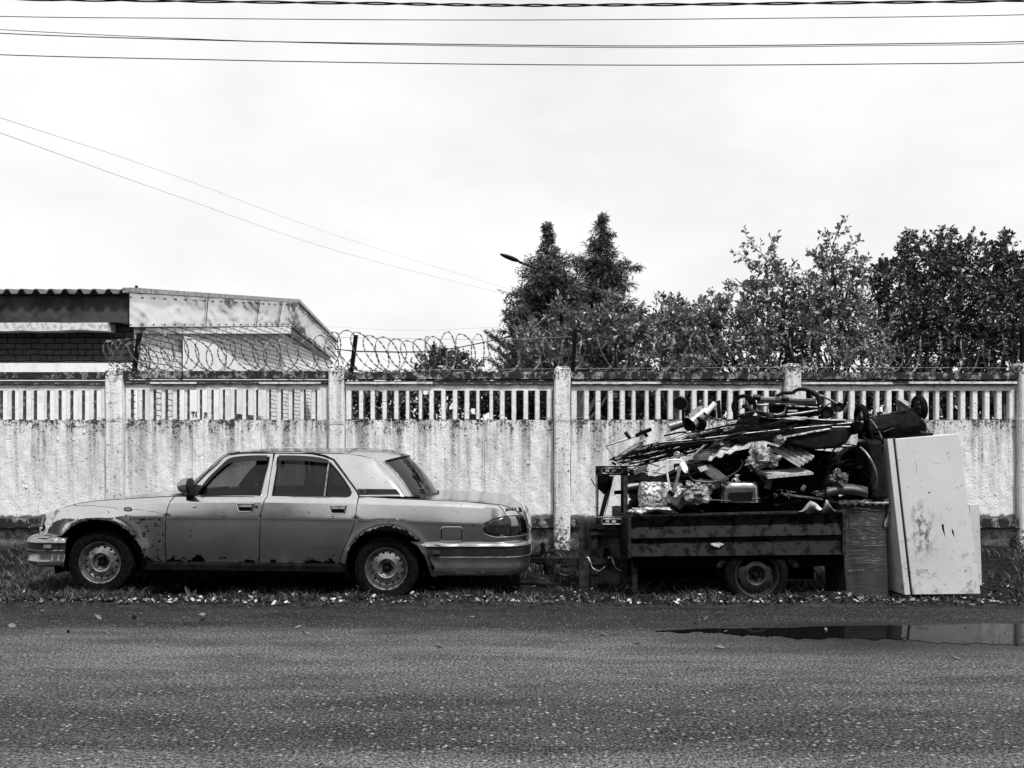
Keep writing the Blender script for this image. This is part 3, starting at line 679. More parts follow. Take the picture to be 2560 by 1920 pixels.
broadleaf('broadleaf_tree', 'dense dark broadleaf tree, left of the pair at the right edge', [(2353,615,40),(2277,612,34),(2330,660,75),(2404,625,38),(2375,700,85),(2266,668,52),(2302,780,95),(2208,685,42),(2194,725,50),(2225,790,75),(2390,790,90),(2300,880,100),(2220,880,80),(2400,880,90)],
          [(2345,600,2368,572),(2270,600,2262,575),(2400,610,2425,592),(2320,620,2310,590)], 13.2, .08, 1.15, M['leafdark'], 2300, thick=1.3, leafper=18)
broadleaf('broadleaf_tree', 'dense dark broadleaf tree with pointed top, cut by the right edge', [(2512,592,20),(2505,625,38),(2483,668,60),(2537,690,60),(2465,765,90),(2540,790,90),(2480,880,95),(2570,880,90),(2580,700,60)],
          [(2508,600,2512,574),(2530,620,2545,600),(2450,640,2440,615)], 13.0, .08, 1.15, M['leafdark'], 2510, thick=1.3, leafper=18)
broadleaf('leafy_shrub', 'broad leafy shrub growing over the fence top in front of the conifers', [(1406,785,34,.8),(1507,775,42,.8),(1334,862,52),(1420,862,60),(1507,850,65),(1594,845,62),(1350,905,55),(1450,905,60),(1560,905,60)],
          [(1500,760,1520,725),(1400,775,1395,738),(1600,810,1605,768),(1540,780,1560,745)], 11.7, .095, 1.25, M['leaf'], 1450, cat='shrub')
broadleaf('leafy_shrub', 'lower leafy shrub between the conifers and the left apple tree', [(1666,830,58),(1730,840,48),(1640,900,60),(1720,905,60),(1768,850,40,.7)], [(1700,800,1717,749),(1717,765,1796,754),(1640,800,1632,770)], 12.0, .085, 1.2, M['leaf'], 1690, cat='shrub')
broadleaf('round_tree', 'small dense round tree in the gap right of the conifers', [(1678,768,32),(1655,800,34),(1712,800,36),(1730,780,20),(1690,840,45)], [(1675,750,1672,733),(1688,750,1700,735),(1640,770,1641,733)], 17, .085, 1.1, M['leafdark'], 1685)
broadleaf('distant_tree', 'left of two small distant trees seen through the coiled wire', [(1089,880,24),(1075,905,30),(1111,902,32),(1093,930,40)], [(1089,870,1084,856)], 22, .10, 1., M['leafdark'], 1093)
broadleaf('distant_tree', 'right of two small distant trees seen through the coiled wire', [(1151,895,24),(1150,920,34),(1185,920,22)], [(1150,885,1146,873)], 22.5, .10, 1., M['leafdark'], 1155)
# undergrowth seen through the slots
hb = []
hx = 890
while hx < 2640: hb.append((hx, 1005+rng.uniform(-25, 25), 62)); hb.append((hx+20, 1085, 60, .4)); hx += 78
for k, (lo, hi, lab) in enumerate(((0, 14, 'dark undergrowth seen through the slots behind the car boot'), (14, 28, 'dark undergrowth seen through the slots above the scrap metal frame'), (28, len(hb), 'dark undergrowth seen through the slots behind the prams and fridge'))):
    bl = hb[lo:hi]; broadleaf('undergrowth', lab, bl, [], 12.6+.3*k, .12, 1.7, M['leafdark'], bl[len(bl)//2][0], cat='shrub', group='undergrowth behind the fence')

def conifer(label, topx, topy, prof, Y):
    root = empty('conifer', (P(topx,0,Y).x, Y, 0), label, 'conifer tree', 'pair of conifers behind the fence'); S = Y/F
    top = P(topx, topy, Y); mb = MB(); mb.tube([(top.x, Y, -.1), (top.x, Y, top.z-.6), (top.x+.02, Y, top.z)], [.12, .03, .004], 7)
    pos = []; dr = []; ln = []
    z = top.z
    while z > .9:
        py = HY-(z-CZ)/S; w = lerp_table(prof, py)*S*(1.16 if py > 660 else .92)
        nb = 4 if w < .25 else 8 if w < .5 else 13
        for k in range(nb):
            an = rng.uniform(0, 2*math.pi); hf = math.sin(int(an/.8)*12.9+int(z/(.14+w*.28)+math.sin(int(an/.8)*3.3))*78.2+topx)*43758.5; hf -= math.floor(hf); L = w*(.34+.98*hf)*rng.uniform(.4, 1.05)+.03
            d = Vector((math.cos(an), math.sin(an), rng.uniform(.15, .6))).normalized(); a = Vector((top.x, Y, z))
            c = curve([a, a+d*L*.55, a+d*L+Vector((0,0,-.10*L))], 3); mb.tube(c, .006, 3, cap=False)
            for q in range(max(3, int(L/.055))):
                t = rng.uniform(.15, 1.); i = min(int(t*(len(c)-1)), len(c)-2); p = c[i].lerp(c[i+1], t*(len(c)-1)-i)
                sd_ = (d*.6+Vector(rng.normal(size=3))*.5).normalized(); sl = min(rng.uniform(.10, .22), .06+L*.35)
                for u in range(9):
                    pp = p+sd_*sl*u/9+Vector((0,0,-.06*(u/9)**2)); dd = (sd_*.7+Vector(rng.normal(size=3))*.45+Vector((0,0,-.45))).normalized()
                    pos.append(tuple(pp)); dr.append(tuple(dd)); ln.append(rng.uniform(.05, .12))
        z -= .05 if w < .3 else .065
    mb.build('trunk', M['bark'], root, fix=False); ln = np.array(ln)
    leaves_mesh('crown', np.array(pos), np.array(dr), ln, ln*.10, M['needle'], root, .2)
conifer('left conifer, shorter, standing beside the street lamp head', 1370, 562, [(562,1),(588,5),(600,12),(625,20),(645,34),(665,54),(690,72),(715,86),(735,78),(760,96),(790,98),(830,112),(1100,120)], 15.0)
conifer('right conifer with the taller bent tip, next to the shorter one', 1506, 540, [(540,1),(556,10),(562,16),(575,26),(600,34),(630,36),(640,48),(668,54),(690,74),(725,62),(745,72),(800,90),(1100,105)], 15.4)
# small pine at the left of the conifers
root = empty('pine_tree', (P(1275,0,14).x, 14, 0), 'small pine with bottlebrush twigs at the left foot of the conifers', 'pine tree'); mb = MB(); pos = []; dr = []; ln = []
base = P(1300, 930, 14); mb.tube([(base.x, 14, -.1), tuple(base), tuple(P(1290, 830, 14))], [.07,.05,.01], 6)
for tx, ty in ((1258,778),(1275,795),(1262,800),(1213,828),(1225,838),(1240,845),(1222,862),(1245,870),(1250,895),(1235,905),(1262,850),(1275,820),(1280,870),(1270,915),(1292,800),(1245,920),(1300,850),(1290,890)):
    b = P(tx, ty, 14+rng.uniform(-.3, .3)); a = P(1292+rng.uniform(-8, 8), ty+38, 14); c = curve([a, a.lerp(b, .55)+Vector((0,0,-.04)), b], 5); mb.tube(c, .009, 4, cap=False)
    for i in range(260):
        t = rng.uniform(.3, 1); k = min(int(t*(len(c)-1)), len(c)-2); p = c[k].lerp(c[k+1], t*(len(c)-1)-k)
        d = (b-a).normalized()*.5+Vector(rng.normal(size=3)).normalized(); pos.append(tuple(p)); dr.append(tuple(d)); ln.append(rng.uniform(.05, .085))
mb.build('trunk', M['bark'], root, fix=False); ln = np.array(ln); leaves_mesh('crown', np.array(pos), np.array(dr), ln, ln*.07, M['needle'], root, .1)

# dense belt of trees on the other side of the road (behind the photographer, seen only in reflections)
n = 14000; X = rng.uniform(-38, 38, n); Z = rng.uniform(0, 1, n)**.8*(7.2+1.2*np.sin(X*.5)+.8*np.sin(X*1.3)); Yb = -13+rng.normal(size=n)*1.2
dr = rng.normal(size=(n,3)); ln = rng.uniform(.5, .9, n)
o = leaves_mesh('roadside_wood', np.stack([X, Yb, Z], 1), dr, ln, ln*.45, M['woodleaf'], None); tag(o, kind='stuff')

# ------------------------------------------------------------------ grass and leaf litter
def blades(name, n, xr, yr, hmin, hmax, mat, clump=.0, w=.004):
    X = rng.uniform(*xr, n); Y = yr[0]+(yr[1]-yr[0])*rng.random(n)**1.3
    keep = (np.sin(X*3.1+Y*2)+np.sin(X*7.7-Y*5)+rng.normal(size=n)*.8) > clump; X = X[keep]; Y = Y[keep]; n = len(X)
    Z = np.array([hmap(a, b) for a, b in zip(X, Y)])*np.clip((Y-7.12)/.3, 0, 1)+.0+np.clip((Y-8.6)/1.8, 0, 1)*.06
    H = rng.uniform(hmin, hmax, n); L = rng.normal(size=(n,2))*.45
    p0 = np.stack([X, Y, Z], 1); d = np.stack([L[:,0]*H, L[:,1]*H, H], 1); an = rng.uniform(0, math.pi, n); s = np.stack([np.cos(an)*w, np.sin(an)*w, np.zeros(n)], 1)
    V = np.empty((n,5,3)); V[:,0] = p0-s; V[:,1] = p0+s; V[:,2] = p0+d*.55+s*.7; V[:,3] = p0+d*.55-s*.7; V[:,4] = p0+d+np.stack([L[:,0]*H*.5, L[:,1]*H*.5, -H*.12], 1)
    b = (np.arange(n)*5)[:,None]; Fc = np.concatenate([b, b+1, b+2, b, b+2, b+3, b+3, b+2, b+4], 1).ravel()
    return tag(fast_mesh(name, V.reshape(-1,3), Fc, 3, mat), kind='stuff')
blades('grass', 26000, (-5.6, 5.8), (7.34, 8.3), .02, .085, M['grass'], .2)
blades('grass', 7000, (-5.6, 5.8), (7.16, 7.4), .012, .04, M['grass'], .6, .003)
blades('grass', 26000, (-8, 8), (8.3, 10.7), .04, .13, M['grass'], .1, .005)
blades('grass', 7000, (-5.6, -3.6), (7.3, 9.5), .04, .12, M['grass'], -1)
def dead_leaf_arrays(n, X, Y, Z, s0, s1):
    V = np.empty((n,6,3)); an = rng.uniform(0, 2*math.pi, n); s = rng.uniform(s0, s1, n)
    u = np.stack([np.cos(an), np.sin(an), rng.normal(size=n)*.35], 1)*s[:,None]; v = np.stack([-np.sin(an), np.cos(an), rng.normal(size=n)*.5], 1)*(s*.38)[:,None]
    c = np.stack([X, Y, Z+s*.22], 1); up = np.array([0,0,1.])*(s*rng.uniform(.1, .7, n))[:,None]
    V[:,0] = c-u; V[:,1] = c-u*.2+v+up*.6; V[:,2] = c+u*.5+v*.7+up; V[:,3] = c+u+up*.8; V[:,4] = c+u*.4-v*.8; V[:,5] = c-u*.3-v+up*.3
    b = (np.arange(n)*6)[:,None]; Fc = np.concatenate([b,b+1,b+2, b,b+2,b+3, b,b+3,b+4, b,b+4,b+5], 1).ravel(); return V, Fc
n = 2500; X = rng.uniform(-5.4, 5.6, n); Y = 7.20+np.abs(rng.normal(size=n))*.17; Y[::4] = 7.25+rng.random(len(Y[::4]))*.9; Y[::9] = 7.3+rng.random(len(Y[::9]))*3
Z = np.array([hmap(a, b) for a, b in zip(X, Y)])*np.clip((Y-7.12)/.3, 0, 1)+.02
V, Fc = dead_leaf_arrays(n, X, Y, Z, .007, .032)
tag(fast_mesh('leaf_litter', V.reshape(-1,3), Fc, 3, M['dead']), kind='stuff')
spots = [(105,1530),(30,1568),(55,1572),(118,1585),(170,1583),(245,1548),(335,1550),(460,1547),(505,1540),(510,1553),(745,1571),(765,1588),(845,1600),(1100,1618),(905,1628),(1445,1552),(1510,1590),(1595,1610),(1740,1560),(1765,1550),(1815,1582),(2065,1577),(2260,1600),(2390,1648),(1800,1622),(2260,1517),(2430,1515),(1275,1500),(320,1606),(1005,1648),(1950,1510),(2120,1520),(620,1520),(1330,1520),(1180,1545)]
for i, (px, py) in enumerate(spots):
    Yd = CZ*F/(py-HY); V, Fc = dead_leaf_arrays(1, np.array([(px-HX)*Yd/F]), np.array([Yd]), np.array([.004]), .022, .045)
    tag(fast_mesh('fallen_leaf', V.reshape(-1,3), Fc, 3, M['dead']), 'small pale curled dead leaf lying on the bare asphalt of the road', 'leaf', 'dead leaves on the road')
def dock(px, py, Y, s, lab):
    r = empty('dock_plant', (P(px,0,Y).x, Y, 0.02), lab, 'weed'); b = Vector(r['_w'])
    for dx, h, w in ((-.035, .19, .038), (.05, .15, .03), (-.07, .08, .025)):
        mb = MB(); rows = []
        for k in range(7):
            t = k/6; c = b+Vector((dx*(t**1.2)*2*s, -.03*t, h*s*t)); ww = w*s*math.sin(math.pi*min(1, max(.08, t*1.0-.02)))**.7 if 1 > t > .3 else .004
            rows.append([c+Vector((-ww, .0, 0)), c+Vector((0, .012, 0)), c+Vector((ww, 0, 0))])
        mb.grid(rows); mb.build('leaf', M['leaf'], r, smooth=True)
dock(478, 1470, 7.42, .62, 'broad-leaved dock plant under the front door of the car'); dock(1105, 1480, 7.4, .4, 'small broad-leaved weed behind the rear wheel of the car'); dock(560, 1478, 7.4, .35, 'small leafy weed under the rear part of the front door')
# ------------------------------------------------------------------ the car
CY = 8.38                                # centre line of the car
car = empty('parked_car', (-2.5, CY, 0), 'old silver four-door saloon with rusty sills and a flat rear tyre parked by the fence', 'car')
X_ = lambda px: (px-HX)/257.; Z_ = lambda py: CZ-(py-HY)/257.
tb = lambda l: [(X_(a), Z_(b)) for a, b in l]
ZB = tb([(90,1330),(100,1312),(112,1293),(127,1279),(152,1268),(190,1258),(250,1251),(400,1242),(500,1240.5),(870,1243),(1000,1247),(1200,1257),(1250,1262),(1275,1270),(1296,1282),(1312,1297),(1330,1330)])
ZS = tb([(90,1336),(100,1322),(112,1306),(127,1291),(152,1279),(200,1266),(424,1253.5),(650,1252.6),(890,1257),(1100,1263),(1238,1270),(1275,1281),(1296,1292),(1312,1305),(1330,1335)])
ZC = tb([(90,1345),(100,1331),(112,1318),(127,1306),(152,1298),(250,1292),(650,1294),(731,1295.6),(890,1299),(1206,1311),(1275,1314),(1312,1318),(1330,1340)])
ARCH = [(X_(243), Z_(1408), .425), (X_(966), Z_(1432), .40)]
ROOFZ = 1.415
def S(x, z):
    zc = lerp_table(ZC, x); zs = lerp_table(ZS, x); zb_ = lerp_table(ZB, x)
    if z <= zc:
        k = (zc-z)
        w = lerp_table([(0,.905),(.012,.900),(.15,.871),(.30,.842),(.42,.810),(.60,.77)], k)
    elif z <= zs: w = .905+(.872-.905)*((z-zc)/max(zs-zc, .01))**1.05
    elif z <= zb_: w = .872+(.825-.872)*(z-zs)/max(zb_-zs, .01)
    else:
        k = (z-zb_)/(ROOFZ-zb_); w = .818-.158*k-.022*k*k+.016*math.sin(math.pi*min(k, 1))
    if z < zc+.05:
        for ax, az, ar in ARCH:
            r = math.hypot(x-ax, z-az)
            if z > az-.15: w += .034*math.exp(-((r-ar)/.055)**2)*min(1, max(0, (z-az+.15)/.2))
    if x < -4.28: w -= .17*(min(.5, -4.28-x)/.42)**2
    if x > -.18: w -= .22*(min(.42, x+.18)/.36)**2
    if z > zb_+.01 and x > -1.55:       # C pillar turns in towards the rear glass
        w -= .05*min(1, (x+1.55)/.45)**2
    return max(.3, w)
def unproj(px, py, side=-1, off=0.):
    w = .88
    for _ in range(40):
        Y = CY-w; x = (px-HX)/F*Y; z = CZ-(py-HY)/F*Y; w = .5*w+.5*(S(x, z)+off)
    return Vector((x, CY+side*w, z))
def inset(poly, d):
    n = len(poly); A = sum(poly[i][0]*poly[(i+1)%n][1]-poly[(i+1)%n][0]*poly[i][1] for i in range(n)); sg = 1 if A > 0 else -1; out = []
    for i in range(n):
        p, q, r = Vector(poly[i-1]), Vector(poly[i]), Vector(poly[(i+1)%n]); a = (q-p).normalized(); b = (r-q).normalized()
        na = Vector((-a.y, a.x))*sg; nb = Vector((-b.y, b.x))*sg; m = (na+nb); l = m.length
        if l < .3: out.append(tuple(q)); continue
        m /= l; out.append(tuple(q+m*d/max(.5, m.dot(na))))
    return out
def dens(poly, step):
    out = []
    for i in range(len(poly)):
        a, b = Vector(poly[i]), Vector(poly[(i+1)%len(poly)]); n = max(1, int((b-a).length/step))
        out += [tuple(a.lerp(b, k/n)) for k in range(n)]
    return out
def inside(p, poly):
    c = False; x, y = p
    for i in range(len(poly)):
        x1, y1 = poly[i]; x2, y2 = poly[i-1]
        if (y1 > y) != (y2 > y) and x < (x2-x1)*(y-y1)/(y2-y1)+x1: c = not c
    return c
def dist(p, poly):
    return min(geometry.intersect_point_line(p, a, b)[0:1] and ((Vector(p)-(Vector(a).lerp(Vector(b), min(1, max(0, geometry.intersect_point_line(p, a, b)[1]))))).length) for a, b in zip(poly, poly[1:]+poly[:1]))
def cpx(tab):                            # table in metres -> photo y for photo x
    return lambda px: HY+(CZ-lerp_table(tab, X_(px)))*257.
def panel_mesh(poly, holes=(), gap=1.0, step=9, off=0., flange=.022, sides=(-1, 1)):
    poly = dens(inset(poly, gap) if gap else poly, step); hs = [dens(h, step) for h in holes]
    pts = list(poly); edges = [(i, (i+1) % len(poly)) for i in range(len(poly))]
    for h in hs:
        b = len(pts); pts += h; edges += [(b+i, b+(i+1) % len(h)) for i in range(len(h))]
    x0, x1 = min(p[0] for p in poly), max(p[0] for p in poly); y0, y1 = min(p[1] for p in poly), max(p[1] for p in poly)
    fc, fs, fb = cpx(ZC), cpx(ZS), cpx(ZB); inner = []
    px = x0+step/2
    while px < x1:
        c, s, b = fc(px), fs(px), fb(px)
        rows = [c-2.3, c, c+2.3, c+9, s, s+4, s-4, b, b+3, c-8, c-16, (c+s)/2]+[c+18+k*9 for k in range(18)]+[b-8-k*9 for k in range(14)]
        for py in rows:
            if y0 < py < y1 and inside((px, py), poly) and not any(inside((px, py), h) for h in hs): inner.append((px, py))
        px += step
    for ax, az, ar in ARCH:              # rings that follow the flared arch lips
        acx, acy = HX+ax*257, HY+(CZ-az)*257
        for dr_ in (3, 7, 11, 16, 22, 29):
            for k in range(90):
                an = math.pi*k/89; p = (acx+(ar*257+dr_)*math.cos(an), acy-(ar*257+dr_)*math.sin(an))
                if x0 < p[0] < x1 and y0 < p[1] < y1 and inside(p, poly): inner.append(p)
    allb = [poly]+hs; cell = {}
    keep = []
    for p in inner:
        if min(dist(p, q) for q in allb) < 2.2: continue
        key = (round(p[0]/2.2), round(p[1]/2.2))
        if key in cell: continue
        cell[key] = 1; keep.append(p)
    pts += keep
    r = geometry.delaunay_2d_cdt([Vector(p) for p in pts], edges, [], 0, 1e-4)
    V2 = [tuple(v) for v in r[0]]; tri = [f for f in r[2]]; good = []
    for f in tri:
        c = (sum(V2[i][0] for i in f)/len(f), sum(V2[i][1] for i in f)/len(f))
        if inside(c, poly) and not any(inside(c, h) for h in hs): good.append(tuple(f))
    res = []
    for sd_ in sides:
        V = [unproj(x, y, sd_, off) for x, y in V2]; fcs = [f if sd_ > 0 else f[::-1] for f in good]
        if flange:
            cnt = {}
            for f in good:
                for a, b in zip(f, f[1:]+f[:1]): cnt[(a, b)] = 1
            bd = [(a, b) for a, b in cnt if (b, a) not in cnt]; mp_ = {}
            for a, b in bd:
                for q in (a, b):
                    if q not in mp_: mp_[q] = len(V); V.append(V[q]+Vector((0, -sd_*flange, 0)))
            fl = [(b, a, mp_[a], mp_[b]) if sd_ > 0 else (a, b, mp_[b], mp_[a]) for a, b in bd]
            fcs = fcs+fl
        res.append((V, fcs))
    return res
def add_panel(name, mat, parent, res, smooth=33):
    o = []
    for V, fcs in res:
        mb = MB(); mb.add(V, fcs); o.append(mb.build(name, mat, parent, smooth=smooth))
    return o
arc = lambda pts: pts
fender = [(98,1340),(98,1319),(104,1303),(114,1290),(127,1279),(152,1268),(190,1258),(250,1251),(320,1246.5),(400,1242),(436,1241),(426,1253),(419,1270),(415,1292),(413,1330),(413,1366),(414,1417),(352,1417),(346,1399),(339,1376),(329,1354),(316,1332),(298,1315),(275,1303),(241,1300),(203,1305),(177,1319),(160,1334),(154,1341)]
fdoor = [(437,1241),(470,1241),(490,1215),(519,1186),(548,1158),(561,1146),(575,1138),(600,1134.5),(640,1133.5),(684,1133.5),(681,1160),(675,1195),(668,1240),(660,1252),(651,1290),(649,1366),(649,1419),(414,1417),(413,1366),(413,1330),(415,1292),(419,1270),(426,1253)]
fwin = [(495,1239),(492,1232),(512,1207),(540,1179),(566,1153),(580,1146),(610,1143),(674,1143),(671,1158),(661,1200),(651,1239)]
rdoor = [(687,1133.5),(740,1133.5),(779,1135),(811,1142),(833,1151),(849,1173),(871,1202),(890,1227),(896,1240),(892,1265),(887,1303),(877,1335),(865,1360),(852,1392),(849,1416),(649,1419),(649,1366),(651,1290),(660,1252),(668,1240),(675,1195),(681,1160)]
rwin = [(679,1239),(683,1215),(690,1175),(694,1143),(740,1143),(784,1146),(812,1151),(826,1157),(843,1176),(860,1199),(874,1221),(878,1232),(874,1240),(866,1242)]
quarter = [(852,1392),(865,1360),(877,1335),(887,1303),(892,1265),(897,1241),(1000,1247),(1100,1251),(1163,1254),(1211,1258.5),(1246,1263),(1259,1276),(1267,1290),(1241,1295),(1225,1302),(1214,1311),(1207,1325),(1211,1334),(1223,1339),(1241,1342.5),(1296,1339),(1318,1335),(1317,1352),(1240,1357),(1062,1357),(1026,1355),(1026,1347),(1001,1335),(969,1330),(934,1332),(902,1341),(877,1366),(868,1392),(862,1417),(849,1417)]
lid_side = [(1211,1258.5),(1230,1259),(1262,1263),(1278,1269),(1296,1279),(1312,1289),(1291,1288),(1267,1290),(1259,1276),(1246,1263)]
cpil = [(892,1226),(873,1199),(852,1170),(836,1149),(812,1139),(779,1132),(800,1131),(870,1134),(935,1146),(944,1165),(970,1200),(995,1232),(1003,1241),(897,1241)]
body = add_panel('front_wing', M['paint'], car, panel_mesh(fender))
add_panel('rear_wing', M['paint'], car, panel_mesh(quarter))
add_panel('c_pillar', M['paint'], car, panel_mesh(cpil, gap=.6))
fd = add_panel('front_door', M['paint'], car, panel_mesh(fdoor, [fwin])); rd = add_panel('rear_door', M['paint'], car, panel_mesh(rdoor, [rwin]))
tag(body[0], 'front wing peppered with rust spots behind the wheel')
for k in (0, 1):
    sd_ = (-1, 1)[k]
    add_panel('window_glass', M['glass'], fd[k], panel_mesh(fwin, gap=-2, off=-.018, flange=0, sides=(sd_,)))
    add_panel('window_glass', M['glassdark'], rd[k], panel_mesh(rwin, gap=-2, off=-.018, flange=0, sides=(sd_,)))
    for win, dr_ in ((fwin, fd[k]), (rwin, rd[k])):
        loop = dens(inset(win, -1.0), 12); mb = MB(); pts = [unproj(x, y, sd_, .002) for x, y in loop]; pts.append(pts[0]); mb.tube(pts, .0042, 4, cap=False); mb.build('window_trim', M['chrome'], dr_)
        loop = dens(inset(win, 1.6), 12); mb = MB(); pts = [unproj(x, y, sd_, -.004) for x, y in loop]; pts.append(pts[0]); mb.tube(pts, .006, 4, cap=False); mb.build('window_seal', M['black'], dr_)
    mb = MB(); mb.tube([unproj(817+dx, 1150+dy*1., sd_, 0) for dx, dy in ((5,6),(2,30),(-2,60),(-6,92))], .010, 6); mb.build('window_divider', M['alu'], rd[k])
    # rain deflectors
    for pts_, dr_ in (([(497,1228),(520,1199),(548,1172),(570,1152),(590,1146),(625,1143),(668,1142.5)], fd[k]), ([(697,1142.5),(740,1143),(785,1146),(812,1151),(822,1155)], rd[k])):
        c = curve([(x, y, 0) for x, y in pts_], 4); n = len(c); up = []; lo = []
        for i, q in enumerate(c):
            t = i/(n-1); hh = 10 if dr_ is rd[k] else 3+8*min(1, t*1.8)
            if dr_ is rd[k]: hh = 10*(1-.55*max(0, t-.6)/.4)
            up.append(unproj(q.x, q.y-4.5, sd_, .012)); lo.append(unproj(q.x, q.y+hh-2, sd_, .035))
        mb = MB(); mb.grid([up, [a.lerp(b, .5)+Vector((0, sd_*.006, 0)) for a, b in zip(up, lo)], lo]); mb.build('rain_deflector', M['black'], dr_, smooth=True)
# body coloured sills (black with rust)
for sd_ in (-1, 1):
    mb = MB(); rows = []
    for z, w in ((.36,.80),(.325,.818),(.27,.812),(.24,.76),(.24,.3)): rows.append([(x, CY+sd_*w, z-.012*(x+3.4)) for x in np.linspace(X_(352), X_(862), 30)])
    mb.grid(rows); mb.build('sill', M['iron'], car, smooth=30)
# drip rail
for sd_ in (-1, 1):
    mb = MB(); mb.tube([unproj(x, y, sd_, .008) for x, y in [(466,1240),(487,1214),(516,1184),(545,1156),(559,1144),(574,1135.5),(600,1132),(640,1130.5),(740,1130.5),(782,1132),(814,1139),(836,1149),(852,1170),(873,1199),(892,1226),(898,1238)]], .0065, 5); mb.build('drip_rail', M['black'], car)
    mb = MB(); mb.tube([unproj(x, y, sd_, .012) for x, y in [(462,1238),(484,1212),(513,1181),(543,1152),(557,1140),(572,1132.5),(600,1129)]], .006, 5); mb.build('pillar_trim', M['alu'], car)
# roof, with front and rear edges bowed
def roof_pt(u, v):                       # u 0 front..1 rear, v -1..1
    wx = .648
    xf = -2.83-.10*(1-v*v); xr = -1.39+.235*(1-v*v)
    x = xf+(xr-xf)*u; w = wx-.03*abs(u-.45)
    z = ROOFZ+.050*(1-abs(v)**2.3); d = max(0, u-.72); z -= .62*d*d*(1.0+.5*v*v); d = max(0, .22-u); z -= .9*d*d
    z -= max(0, u-.93)*.25
    return Vector((x, CY+v*w, z))
mb = MB(); mb.grid([[roof_pt(u, v) for v in np.linspace(-1, 1, 41)] for u in np.linspace(0, 1, 50)]); mb.build('roof', M['paint'], car, smooth=True)
# side roof rail joining roof to the drip rail
for sd_ in (-1, 1):
    top = [roof_pt(u, sd_) for u in np.linspace(0, 1, 40)]; lo = []
    for p in top:
        px = HX+p.x*F/(CY-.65); py = lerp_table([(560,1141),(574,1135),(600,1131),(640,1130),(740,1130),(870,1134),(900,1138),(935,1146)], px); lo.append(unproj(px, py, sd_, .003))
    mb = MB(); mb.grid([top, [a.lerp(b, .5)+Vector((0, sd_*.008, .004)) for a, b in zip(top, lo)], lo]); mb.build('roof_side', M['paint'], car, smooth=True)
# windscreen + A pillars
def ws_pt(u, v):                         # u 0 cowl .. 1 roof
    a = Vector((-3.18-.36*(1-v*v), CY+v*.76, 1.00-.0*abs(v))); b = roof_pt(0, v)
    return a.lerp(b, u)+Vector((-.02*math.sin(math.pi*u), 0, .02*math.sin(math.pi*u)))
mb = MB(); mb.grid([[ws_pt(u, v) for v in np.linspace(-.93, .93, 25)] for u in np.linspace(.02, .95, 14)]); mb.build('windscreen', M['glass'], car, smooth=True)
for sd_ in (-1, 1):
    mb = MB(); mb.grid([[ws_pt(u, sd_*v) for v in (.91, 1.0)]+[ws_pt(u, sd_)+Vector((.03, sd_*.012, -.01)), ws_pt(u, sd_)+Vector((.09, sd_*.004, -.01))] for u in np.linspace(0, 1, 14)]); mb.build('a_pillar', M['paint'], car, smooth=True)
mb = MB(); mb.grid([[ws_pt(u, v)+Vector((0,0,.002)) for v in np.linspace(-1, 1, 21)] for u in (.93, 1.0)]); mb.build('windscreen_seal', M['black'], car)
# rear glass with painted surround
def rg_pt(u, v):                         # u 0 roof edge .. 1 boot
    a = roof_pt(1, v); b = Vector((-1.06+.27*(1-v*v), CY+v*.755, .985-.045*(1-v*v)))
    return a.lerp(b, u)+Vector((.018*math.sin(math.pi*u), 0, .022*math.sin(math.pi*u)))
NU, NV = 24, 40
mb = MB(); mb.grid([[rg_pt(u, v) for v in np.linspace(-.86, .86, NV)] for u in np.linspace(.06, .95, NU)]); rgl = mb.build('rear_window', M['glassrear'], car, smooth=True)
mb = MB()
mb.grid([[rg_pt(u, v)+Vector((0,0,.006)) for v in np.linspace(-1, 1, NV)] for u in (0, .03, .065)])
for s_ in (-1, 1): mb.grid([[rg_pt(u, s_*v)+Vector((.0,0,.006)) for v in (.85, .9, .95, 1.0)] for u in np.linspace(.03, 1, NU)])
mb.grid([[rg_pt(u, v)+Vector((0,0,.004)) for v in np.linspace(-1, 1, NV)] for u in (.94, .97, 1.0)])
mb.build('rear_window_frame', M['paint'], car, smooth=True)
for s_ in (-1, 1):
    mb = MB(); ed = curve([(935,1146,0),(944,1165,0),(970,1200,0),(995,1232,0),(1003,1241,0)], 5); n = len(ed); rows = []
    for i, q in enumerate(ed):
        a = unproj(q.x-1.5, q.y, s_, -.001); b = rg_pt(.02+.98*i/(n-1), s_*.97)+Vector((0,0,.006)); rows.append([a, a.lerp(b, .35)+Vector((.006, s_*.004, 0)), a.lerp(b, .7)+Vector((.006, s_*.004, .002)), b])
    mb.grid(rows); mb.build('rear_pillar_edge', M['paint'], car, smooth=60)
lp_ = [rg_pt(.065, v) for v in np.linspace(-.84, .84, 24)]+[rg_pt(u, .86) for u in np.linspace(.09, .93, 16)]+[rg_pt(.945, v) for v in np.linspace(.84, -.84, 24)]+[rg_pt(u, -.86) for u in np.linspace(.93, .09, 16)]
lp_ = [p+Vector((.006,0,.008)) for p in lp_]; mb = MB(); mb.tube(lp_+[lp_[0]], .008, 5, cap=False); mb.build('rear_window_seal', M['black'], rgl)
lp2 = [p+Vector((.004,-.004,.004)) for p in lp_]; mb = MB(); mb.tube([rg_pt(u, -.885)+Vector((.004,-.002,.012)) for u in np.linspace(.04, .97, 20)], .0028, 5); mb.tube([rg_pt(.97, v)+Vector((.004,-.002,.012)) for v in np.linspace(-.88, .88, 20)], .0028, 5); mb.build('rear_window_trim', M['alu'], rgl)
